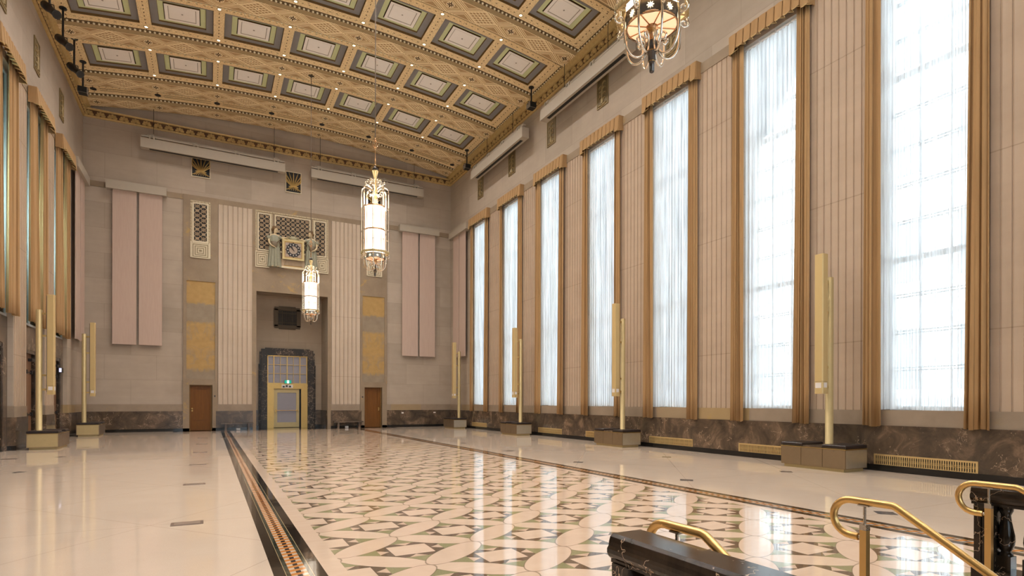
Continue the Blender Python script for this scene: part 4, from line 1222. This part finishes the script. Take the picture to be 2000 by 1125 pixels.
# ------------------------------------------------------------------ relief panels
def relief(x, yc, out, label):
    g = empty('relief_panel', (x, yc, 12.66), label, 'relief panel', 'bronze relief panels over the windows')
    s = out
    lo, hi = sorted((0, s * .02)); MB().box(lo, hi, -.34, .34, 0, 1.10).build('plate', DBRONZE if False else plain('dull_bronze_plate', (.17, .125, .06), .5, .2, .2, 12), g)
    m = MB()
    for (a, b, c, d) in ((-.34, .34, 0, .04), (-.34, .34, 1.06, 1.10), (-.34, -.30, .04, 1.06), (.30, .34, .04, 1.06)):
        lo, hi = sorted((s * .02, s * .035)); m.box(lo, hi, a, b, c, d)
    m.build('border', plain('gilt_border', (.26, .19, .09), .5, .2), g)
    m = MB(); rnd = random.Random(int(yc * 10))
    x0 = s * .03
    m.tube([(x0, -.22, .10), (x0, 0, .06), (x0, .22, .10)], .035, 6)
    m.tube([(x0, 0, .10), (x0, .02, .5), (x0, -.01, .95)], [.06, .045, .02], 6)
    for q in range(7):
        z = .25 + q * .10; sgn = 1 if q % 2 else -1
        m.tube([(x0, 0, z), (x0, sgn * .10, z + .07), (x0, sgn * .20, z + .03), (x0, sgn * .21, z - .04)], [.03, .028, .02, .008], 5)
    for q in range(6): m.ell((x0, rnd.uniform(-.2, .2), rnd.uniform(.12, .98)), (.014, .035, .035), 0, 6, 4)
    m.build('carved_figure', plain('worn_gilt_relief', (.30, .22, .10), .5, .25, .2, 12), g)
for i, y in enumerate(WIN[:6]): relief(XR, y, -1, 'bronze relief panel on the right wall above %s window from the back' % ORD[i])
for i, y in enumerate(LW[:4]): relief(XL, y, 1, 'bronze relief panel on the left wall above %s window from the back' % ORD[i])

# ------------------------------------------------------------------ heat registers
for i, y in enumerate(WIN[:7]):
    g = empty('heat_register', (XR - .06, y, .12), 'slotted brass heat register in the dado under %s right window from back' % ORD[i], 'register', 'brass heat registers')
    MB().box(-.004, .0, -.95, .95, .01, .24).build('dark_back', INK, g)
    m = MB()
    for (a, b, c, d) in ((-.97, .97, 0, .035), (-.97, .97, .215, .25), (-.97, -.94, .035, .215), (.94, .97, .035, .215), (-.94, .94, .105, .115), (-.94, .94, .135, .145)): m.box(-.018, -.004, a, b, c, d)
    n = 44
    for j in range(n + 1): yy = -.94 + 1.88 * j / n; m.box(-.018, -.004, yy - .010, yy + .010, .035, .215)
    m.build('grid', brass('register_brass', (.80, .58, .27), .35, .7), g)

# ------------------------------------------------------------------ benches with speaker columns
ENDSHEEN = brass('brushed_metal_window_sheen', (.62, .57, .47), .34, .9)  # brushed bench ends, with the windows' reflection put into a paler colour
def bench(loc, rz, label):
    g = empty('storage_bench', loc, label, 'bench', 'bronze storage benches')
    # local: +x toward the wall (depth), y along the wall; front face at x=0
    D, L = .78, 1.55
    g.rotation_euler = (0, 0, rz)
    MB().box(.05, D - .05, -L / 2 + .06, L / 2 - .06, 0, .07).build('plinth', CHAMP, g)
    MB().box(.012, D, -L / 2, L / 2, .07, .48).build('body', BRONZE, g)
    m = MB(); m.box(-.005, D + .005, -L / 2 - .005, L / 2 + .005, .48, .495); m.build('top_rim', SATIN, g)
    for i in range(3):
        a = -L / 2 + i * L / 3 + .006; b = -L / 2 + (i + 1) * L / 3 - .006
        d = MB().box(0, .012, a, b, .08, .475).build('cabinet_door', BRONZE, g)
        if i != 1: MB().lathe([(.012, 0), (.012, .006)], (-.002, (a + b) / 2, .44), 8).box(-.006, 0, (a + b) / 2 - .008, (a + b) / 2 + .008, .435, .451).build('lock', NICKEL, d)
    for (a, b) in ((-L / 2, -.24), (.24, L / 2)):
        m = MB(); ro = .02
        rings = []
        for (z, q) in ((.495, .012), (.515, 0), (.56, 0), (.575, .012), (.58, .03)): rings.append([(q + .01, a + q, z), (D - q, a + q, z), (D - q, b - q, z), (q + .01, b - q, z)])
        m.loft(rings, 0, False); m.build('seat_cushion', LEATHER, g)
    MB().box(.02, D, -.235, .235, .495, .53).build('marble_top', DADO, g)
    MB().box(.02, D - .02, -L / 2 - .008, -L / 2, .085, .47).build('end_panel', ENDSHEEN, g)
    MB().box(.02, D - .02, L / 2, L / 2 + .008, .085, .47).build('end_panel', CHAMP, g)
    return g
def column(loc, rz, label, dl=.0):
    g = empty('column_speaker', loc, label, 'speaker', 'slim column speakers on poles'); g.rotation_euler = (0, 0, rz)
    MB().lathe([(.11, 0), (.11, .012), (.085, .012), (.085, 3.84), (.07, 3.85)], (0, 0, 0), 20).build('pole', CHAMP if True else SATIN, g)
    b = MB(); b.extr([(-.40, -.085), (-.38, -.105), (-.22, -.105), (-.22, .105), (-.38, .105), (-.40, .085)], 'z', 1.45, 4.34)
    sb = b.build('speaker_body', plain('pale_gold_paint', (.58, .42, .19), .4, .2, .04), g)
    b = MB(); b.extr([(-.40, -.085), (-.38, -.105), (-.22, -.105), (-.22, .105), (-.38, .105), (-.40, .085)], 'z', 1.17, 1.445)
    lb = b.build('control_box', plain('pale_gold_paint_lower', (.58, .42, .19), .4, .2, .04), g)
    MB().box(-.403, -.400, -.07, .07, 1.30, 1.42).box(-.36, -.25, -.108, -.105, 1.31, 1.42).box(-.36, -.25, .105, .108, 1.31, 1.42).build('white_label', PAPER, lb)
    MB().box(-.22, -.19, -.05, .05, 1.25, 4.30).build('rear_channel', GREYD, g)
    for z in (1.30, 1.75, 3.0, 3.70): MB().box(-.20, -.06, -.03, .03, z, z + .06).build('bracket', SATIN, g)
    return g
YS = [30.17, 22.87, 15.56, 8.14]
for i, y in enumerate(YS):
    n_ = ['first', 'second', 'third', 'fourth'][i]
    bench((11.96, y, 0), 0, 'bronze bench with black cushions by the right wall, %s from back wall' % n_)
    column((12.60, y, .53), 0, 'pale gold column speaker on round pole by right wall, %s from back wall' % n_)
for i, y in enumerate((30.17, 22.87)):
    n_ = ['farther', 'nearer'][i]
    bench((-4.12, y, 0), PI, 'bronze storage bench with black cushions by the left wall, %s of the two' % n_)
    column((-4.76, y, .53), PI, 'pale gold column speaker on round pole by left wall, %s of the two' % n_)

# ------------------------------------------------------------------ low marble benches, outlets
for x0, x1, nm in ((.50, 2.0, 'left'), (6.08, 7.68, 'right')):
    g = empty('marble_bench', ((x0 + x1) / 2, YB - .25, 0), 'low grey marble bench under the %s fluted panel of the back wall' % nm, 'bench', 'low marble benches')
    h = (x1 - x0) / 2; BM = darkmarble('bench_marble', 1.3, .8, .3)
    MB().box(-h, h, -.18, .18, .33, .40).build('seat', BM, g)
    for q in (-h + .18, h - .26): MB().box(q, q + .10, -.14, .16, 0, .33).build('leg', BM, g)
tag(MB().box(1.22, 1.40, YB - .16, YB - .06, .01, .12).build('floor_outlet_box', WHITE), 'small white box on the floor under the left marble bench', 'outlet', 'white outlet boxes')
tag(MB().box(6.72, 6.90, YB - .16, YB - .06, .01, .12).build('floor_outlet_box', WHITE), 'small white box on the floor under the right marble bench', 'outlet', 'white outlet boxes')
tag(MB().box(10.00, 10.12, YB - .07, YB - .05, .80, .88).build('outlet_plate', PAPER), 'small pale plate on the back dado right of the wooden door', 'outlet', 'pale wall plates')
tag(MB().box(11.98, 12.12, YB - .07, YB - .05, .82, .88).build('outlet_plate', PAPER), 'small pale plate on the back dado near the right corner', 'outlet', 'pale wall plates')
tag(MB().box(.20, .26, YB - .075, YB - .06, 1.72, 1.80).build('push_button', IRON), 'small dark button on the stone right of the left wooden door', 'switch', 'dark wall buttons')
tag(MB().box(7.68, 7.74, YB - .075, YB - .06, 1.72, 1.80).build('push_button', IRON), 'small dark button on the stone left of the right wooden door', 'switch', 'dark wall buttons')
for i, y in enumerate((8.03, 11.78, 15.36, 19.0, 22.65, 26.3)):
    g = empty('floor_power_box', (-.24, y, 0), 'flat bronze floor box left of the inlaid border, %s from the camera' % ORD[i], 'floor box', 'flat floor boxes')
    MB().box(-.175, .175, -.11, .11, 0, .004).build('lid', plain('dull_bronze_lid', (.20, .14, .11), .4, .4), g)
    MB().box(-.14, .14, -.075, .075, .004, .006).build('inset', plain('lid_inset', (.32, .24, .19), .35, .3), g)
for i, (x, y) in enumerate(((-4.56, 18.95), (-4.56, 26.3))):
    tag(MB().box(x - .17, x + .17, y - .1, y + .1, 0, .004).build('floor_power_box', plain('dull_bronze_lid2', (.16, .12, .10), .4, .4)), 'flat dark floor box near the left wall, %s one' % ('nearer' if i == 0 else 'farther'), 'floor box', 'flat floor boxes by the left wall')

# ------------------------------------------------------------------ lantern chandeliers
def shade_mat():
    M = Mat('fluted_lit_glass', .3).objco(); 
    hot = M.noise(3.0, 2, .5, M.vec(M.x * 2, M.y * 2, M.z * 2.0))
    band = ((M.z - .62).cell(.66) / .33)             # two tiers of lamps
    k_ = 1.0 - (band * band) * .55
    c = M.mix(k_, (1.0, .72, .48), (1.0, .90, .76)); M.col((.9, .85, .75)); M.inp('Emission Color', c)
    M.inp('Emission Strength', k_ * 1.7 + hot * .6); return M.m
SHADE = shade_mat()
DISC = glow('amber_lit_glass', (1.0, .66, .40), .82)
GLASSROD = brass('pale_nickel', (.86, .78, .66), .15)
COPPER = brass('copper_stem', (.72, .42, .22), .25)
def spiral(cx, cz, r0, r1, a0, turns, n=22):
    return [(cx + (r0 + (r1 - r0) * i / n) * math.cos(a0 + 2 * PI * turns * i / n), cz + (r0 + (r1 - r0) * i / n) * math.sin(a0 + 2 * PI * turns * i / n)) for i in range(n + 1)]
def rotp(pts, a): c, s = math.cos(a), math.sin(a); return [(p[0] * c, p[0] * s, p[1]) for p in pts]
def chandelier(y, label):
    z0 = 4.90; x = 3.96
    g = empty('lantern_chandelier', (x, y, z0), label, 'chandelier', 'lantern chandeliers')
    # z measured from the finial tip
    m = MB(); m.lathe([(.262, .67), (.262, 1.20), (.262, 1.86)], n=48, caps=False, smooth=False)
    # flute the shade
    m = MB(); n = 96; rings = []
    for z in (.66, 1.22, 1.26, 1.88):
        rings.append([((.262 if j % 2 else .254) * math.cos(2 * PI * j / n), (.262 if j % 2 else .254) * math.sin(2 * PI * j / n), z) for j in range(n)])
    m.loft(rings, 0, False, True, True); m.build('glass_shade', SHADE, g)
    m = MB(); m.lathe([(.268, 1.225), (.275, 1.235), (.275, 1.255), (.268, 1.265)], n=32, caps=False); m.lathe([(.268, 1.86), (.275, 1.87), (.268, 1.89)], n=32, caps=False)
    for q in range(8):
        a = 2 * PI * (q + .5) / 8; m.tube([(.27 * math.cos(a), .27 * math.sin(a), .66), (.27 * math.cos(a), .27 * math.sin(a), 1.88)], .006, 5)
    m.build('shade_cage', COPPER, g)
    # reeded octagonal rim
    m = MB(); m.lathe([(.345, .605), (.380, .605), (.384, .63), (.380, .655), (.345, .655), (.345, .605)], n=8, smooth=False, caps=False, ph=.5)
    for q in range(96):
        a = 2 * PI * q / 96; f = math.cos(PI / 8) / math.cos(((a) % (PI / 4)) - PI / 8) if True else 1
        r = .388 * math.cos(PI / 8) / math.cos((a % (PI / 4)) - PI / 8) if False else .372
        a2 = a; loc = ((a2 + PI / 8) % (PI / 4)) - PI / 8; r = .385 * math.cos(PI / 8) / math.cos(loc)
        m.tube([(r * math.cos(a), r * math.sin(a), .598), (r * math.cos(a), r * math.sin(a), .662)], .0065, 5)
    for q in range(8):
        a = 2 * PI * (q + .5) / 8; m.tube([(.27 * math.cos(a), .27 * math.sin(a), .62), (.36 * math.cos(a), .36 * math.sin(a), .62)], .009, 5)
    m.build('reeded_rim', brass('aged_gilt', (.62, .47, .24), .35, .8), g)
    # star band
    m = MB(); m.lathe([(.262, .46), (.270, .46), (.275, .60), (.262, .60)], n=8, smooth=False, caps=False, ph=.5); m.build('star_band', plain('dark_silver_band', (.20, .17, .14), .25, .8), g)
    m = MB()
    for q in range(8):
        a = 2 * PI * q / 8; r = .2635; c, s = math.cos(a), math.sin(a)
        pts = []
        for t in range(16):
            rr = .036 if t % 2 == 0 else .013; b = 2 * PI * t / 16; pts.append((rr * math.cos(b), .53 + rr * math.sin(b)))
        rings = [[((r - .012 + o) * c - u * s, (r - .012 + o) * s + u * c, v) for u, v in pts] for o in (0, .012)]
        m.loft(rings, 0, False)
    m.build('lit_stars', glow('star_glow', (1.0, .86, .62), 1.3), g)
    m = MB(); m.lathe([(.255, .475), (.255, .48)], n=32); m.build('bottom_glass', DISC, g)
    m = MB()
    for q in range(8):
        a = 2 * PI * (q + .5) / 8; m.tube([(.04 * math.cos(a), .04 * math.sin(a), .468), (.262 * math.cos(a), .262 * math.sin(a), .468)], .007, 5)
    m.lathe([(.245, .462), (.262, .462), (.262, .474), (.245, .474)], n=32, caps=False); m.build('spokes', COPPER, g)
    # stepped stem below
    m = MB(); m.lathe([(.002, 0), (.022, .012), (.026, .03), (.026, .12), (.038, .125), (.038, .215), (.050, .22), (.050, .32)], n=16); m.build('finial', plain('dark_ribbed_metal', (.12, .105, .095), .25, .8), g)
    m = MB(); m.lathe([(.044, .32), (.050, .47), (.058, .475)], n=16); m.build('stem_sleeve', COPPER, g)
    m = MB()
    for z in (.12, .215, .40, .415, .43): m.lathe([(.03 if z < .2 else .055, z - .005), (.034 if z < .15 else .060, z), (.03 if z < .2 else .055, z + .005)], n=16, caps=False)
    m.build('stem_rings', BRASS, g)
    # eight arms of double rods
    for q in range(8):
        a = 2 * PI * (q + .5) / 8; m = MB()
        for d in (-.016, .016):
            def RT(pts): 
                c, s = math.cos(a), math.sin(a); return [(p[0] * c - d * s, p[0] * s + d * c, p[1]) for p in pts]
            up = [(.362, .60), (.362, 1.2), (.362, 2.26)] + [(.362 - .11 + .11 * math.cos(t), 2.28 + .13 * math.sin(t)) for t in [PI / 10 * i for i in range(1, 7)]]
            m.tube(RT(up), .0065, 6)
        for z in (.95, 1.25, 1.80): 
            c, s = math.cos(a), math.sin(a); m.tube([(.362 * c - .018 * s, .362 * s + .018 * c, z), (.362 * c + .018 * s, .362 * s - .018 * c, z)], .010, 6)
            m.tube([(.36 * c, .36 * s, z), (.30 * c, .30 * s, z + .03), (.272 * c, .272 * s, z)], .005, 5)
        m.build('arm_rods', GLASSROD, g)
        m = MB()
        m.tube(rotp([(.252, 2.41)] + [(.16 + px, 2.26 + pz) for px, pz in [(u, v) for u, v in spiral(0, 0, .13, .02, 1.2, 1.25)]], a), .011, 6)
        m.build('upper_scroll', GLASSROD, g)
        m = MB()
        m.tube(rotp([(.05, 2.40), (.09, 2.50)] + [(.13 + u, 2.56 + v) for u, v in spiral(0, 0, .07, .015, 2.6, -1.2)], a), .008, 6)
        m.tube(rotp([(.20, 2.40), (.23, 2.47)] + [(.245 + u, 2.53 + v) for u, v in spiral(0, 0, .045, .01, 3.6, -1.1)], a), .007, 6)
        m.build('crown_scroll', GLASSROD, g)
        m = MB()
        m.tube(rotp([(.38, .60)] + [(.335 + u, .53 + v) for u, v in spiral(0, 0, .055, .012, .9, -1.2, 16)], a), .010, 6, flat=1.0)
        m.tube(rotp(smooth_path([(.27, .60), (.29, .45), (.275, .28), (.22, .18), (.15, .155), (.09, .19), (.066, .27), (.08, .35), (.125, .375), (.155, .34), (.135, .30), (.11, .315)], 4), a), .0115, 7)
        m.build('lower_scroll', GLASSROD, g)
    # stem above, bell cup and ornamented rod
    m = MB(); m.lathe([(.035, 1.88), (.035, 2.10), (.055, 2.16), (.03, 2.22), (.05, 2.34), (.035, 2.42), (.03, 2.60), (.05, 2.72), (.085, 2.84), (.09, 2.86), (.02, 2.87)], n=16); m.build('upper_stem', plain('lit_brass_cup', (.85, .62, .30), .25, .7), g)
    m = MB(); m.lathe([(.02, 2.88), (.07, 2.89), (.075, 2.93), (.03, 2.97), (.015, 3.02)], n=14); m.build('dark_cap', plain('dark_cap_metal', (.06, .05, .045), .3, .6), g)
    m = MB(); m.lathe([(.012, 3.0), (.03, 3.04), (.014, 3.09), (.026, 3.14), (.010, 3.2), (.008, 3.43)], n=10)
    for b in (0, PI / 2):
        m.tube([(math.cos(b) * .068 * math.cos(t), math.sin(b) * .068 * math.cos(t), 3.60 + .11 * math.sin(t)) for t in [2 * PI * i / 20 for i in range(21)]], .010, 6)
    m.lathe([(.01, 3.43), (.025, 3.46), (.015, 3.49)], n=10); m.lathe([(.015, 3.71), (.025, 3.74), (.01, 3.77)], n=10); m.build('ring_ornament', COPPER, g)
    zt_ = ZC(x, 0) - z0
    m = MB(); m.tube([(0, 0, 3.77), (0, 0, zt_)], .014, 6); m.build('suspension_rod', plain('brown_rod', (.14, .10, .07), .4, .5), g)
    m = MB(); m.lathe([(.13, zt_ - .02), (.13, zt_), (.05, zt_)], n=4, smooth=False); m.build('ceiling_rose', DBRONZE, g)
    l = bpy.data.lights.new('chandelier_lamp', 'POINT'); l.energy = 200; l.color = (1, .76, .50); l.shadow_soft_size = .3
    lo = bpy.data.objects.new('chandelier_lamp', l); COL.objects.link(lo); lo.parent = g; lo.location = (0, 0, 2.12)
    return g
ch0 = chandelier(26.52, 'farthest brass lantern chandelier with lit white shade, in front of the clock')
dup(ch0, (3.96, 15.40, 4.90), 'middle brass lantern chandelier with lit white shade, in front of the right fluted panel')
dup(ch0, (3.96, 4.44, 4.84), 'nearest lantern chandelier at top right, star band and scrolls seen from below')

# ------------------------------------------------------------------ balustrades and handrails by the stair
def bal_profile(mb, x, y, z0, z1, s=1.0):
    h = z1 - z0
    P = [(.075, 0), (.075, .04), (.055, .06), (.05, .09), (.068, .12), (.088, .22), (.096, .32), (.092, .42), (.075, .55), (.058, .70), (.052, .82), (.062, .86), (.075, .90), (.078, .94), (.078, 1.0)]
    mb.lathe([(r * s, z0 + h * t) for r, t in P], (x, y, 0), 20)
def capmould(mb, xc, y0, y1, z0, z1, hw_):
    P = [(-.80, 0), (.80, 0), (.80, .12), (.92, .22), (1.0, .36), (1.0, .50), (.92, .60), (.90, .74), (.84, .90), (.70, 1.0), (-.70, 1.0), (-.84, .90), (-.90, .74), (-.92, .60), (-1.0, .50), (-1.0, .36), (-.92, .22), (-.80, .12)]
    mb.extr([(xc + hw_ * u, z0 + (z1 - z0) * v) for u, v in P], 'y', y0, y1, 0, False)
def balustrade(xc, label, hw_=.115):
    yE = 2.085
    g = empty('marble_balustrade', (xc, yE, 0), label, 'balustrade', 'black marble balustrades')
    off = (-xc, -yE, 0)
    m = MB(); capmould(m, xc, -2.6, yE, .77, .90, hw_); m.build('cap_rail', PORTORO, g, off)
    m = MB(); m.box(xc - hw_ * 1.15, xc + hw_ * 1.15, -2.6, yE + .02, 0, .20); m.box(xc - hw_ * .95, xc + hw_ * .95, -2.6, yE - .005, .20, .31); m.build('base', PORTORO, g, off)
    ys = [yE - .02, .6, -.9, -2.4]
    for i, yy in enumerate(ys):
        m = MB(); d = .11 if i == 0 else .20
        m.box(xc - hw_ * .8, xc + hw_ * .8, yy - d, yy, .31, .77)
        for sx in (-1, 1):
            a, b = sorted((xc + sx * hw_ * .8, xc + sx * (hw_ * .8 + .008)))
            for (p, q, r_, t) in ((yy - d, yy - d + .04, .31, .77), (yy - .04, yy, .31, .77), (yy - d, yy, .31, .36), (yy - d, yy, .72, .77)): m.box(a, b, p, q, r_, t)
        m.build('pier', PORTORO, g, off)
    y = yE - .17
    while y > -2.5:
        if all(not (q - .25 < y < q + .05) for q in ys[1:]):
            m = MB(); m.box(xc - .043, xc + .043, y - .043, y + .043, .31, .42); bal_profile(m, xc, y, .42, .77, .54); m.build('baluster', PORTORO, g, off)
        y -= .15
    return g
balustrade(1.715, 'black and gold marble balustrade at the bottom of the photo, left side of the stair')
balustrade(4.985, 'black and gold marble balustrade at the right edge, far side of the stair')
RAILM = brass('brushed_gold_rail', (.80, .52, .20), .30, .9)
def handrail(x, label, nposts=3):
    g = empty('stair_handrail', (x, 2.0, 0), label, 'handrail', 'brass stair handrails')
    yb = 1.80; zt = .925; R = .105
    path = []
    # curl: starts at the post, goes out toward the hall, up and over
    yc = 2.035
    path.append((0, yc - 2.0 - .045, zt - 2 * R))
    for i in range(0, 13):
        a = -PI / 2 + PI * i / 12; path.append((0, yc - 2.0 + math.cos(a) * R * 1.0, zt - R + math.sin(a) * R))
    path.append((0, yc - 2.0 - .10, zt)); path.append((0, yb - 2.0, zt))
    sl = .60; L = 3.6
    path.append((0, yb - 2.0 - .02, zt - .008)); path.append((0, yb - 2.0 - L, zt - sl * L))
    m = MB(); m.tube(path, .0215, 14, up=(1, 0, 0)); m.build('rail', RAILM, g)
    for i in range(nposts):
        y = [1.955, 1.28, .30][i] ; zr = zt if y > yb else zt - sl * (yb - y)
        base = 0.0 if y > 2.02 else -.17 * (int((2.02 - y) / .30) + 1)
        hb = zr - .165
        p = MB(); p.box(-.019, .019, y - 2.0 - .019, y - 2.0 + .019, base, hb); po = p.build('post', RAILM, g)
        MB().box(-.020, .020, y - 2.0 - .020, y - 2.0 + .020, hb, hb + .035).build('post_collar', NICKEL, po)
        MB().tube([(0, y - 2.0, hb + .03), (0, y - 2.0, zr - .01)], .008, 8).box(-.02, .02, y - 2.03, y - 1.97, zr - .026, zr - .018).build('support_pin', NICKEL, po)
        MB().box(-.05, .05, y - 2.05, y - 1.95, base, base + .008).build('foot_plate', RAILM, po)
    MB().tube([(0, 1.955 - 2.0 + .018, zt - 2 * R), (0, yc - 2.0 - .03, zt - 2 * R)], .012, 8).build('curl_link', NICKEL, g)
    return g
handrail(1.90, 'gold stair handrail with curled end, half hidden behind the left marble balustrade')
handrail(3.36, 'gold stair handrail with curled end standing free in the middle of the stair')
handrail(4.835, 'gold stair handrail with curled end beside the right marble balustrade')

# ------------------------------------------------------------------ outside: a bright office facade and a street
FAC = plain('pale_facade', (.74, .78, .82), .7, 0, .05, .6)
FWIN = plain('facade_glass', (.22, .27, .32), .15)
g = empty('office_building', (30, 14, -3), 'pale office building seen faintly through the sheer curtains', 'building')
MB().box(0, 3, -44, 44, 0, 26).build('facade', FAC, g)
for i in range(22):
    for j in range(4):
        y = -40 + i * 3.7; z = 5.2 + j * 5.2
        MB().box(-.06, 0, y, y + 2.3, z, z + 2.9).build('window_strip', FWIN, g)
tag(MB().box(XR + .7, 30, -32, 60, -3.2, -3.0).build('street', plain('pale_pavement', (.6, .6, .6), .8)), 'pale street beyond the right windows', 'street', None, 'structure')
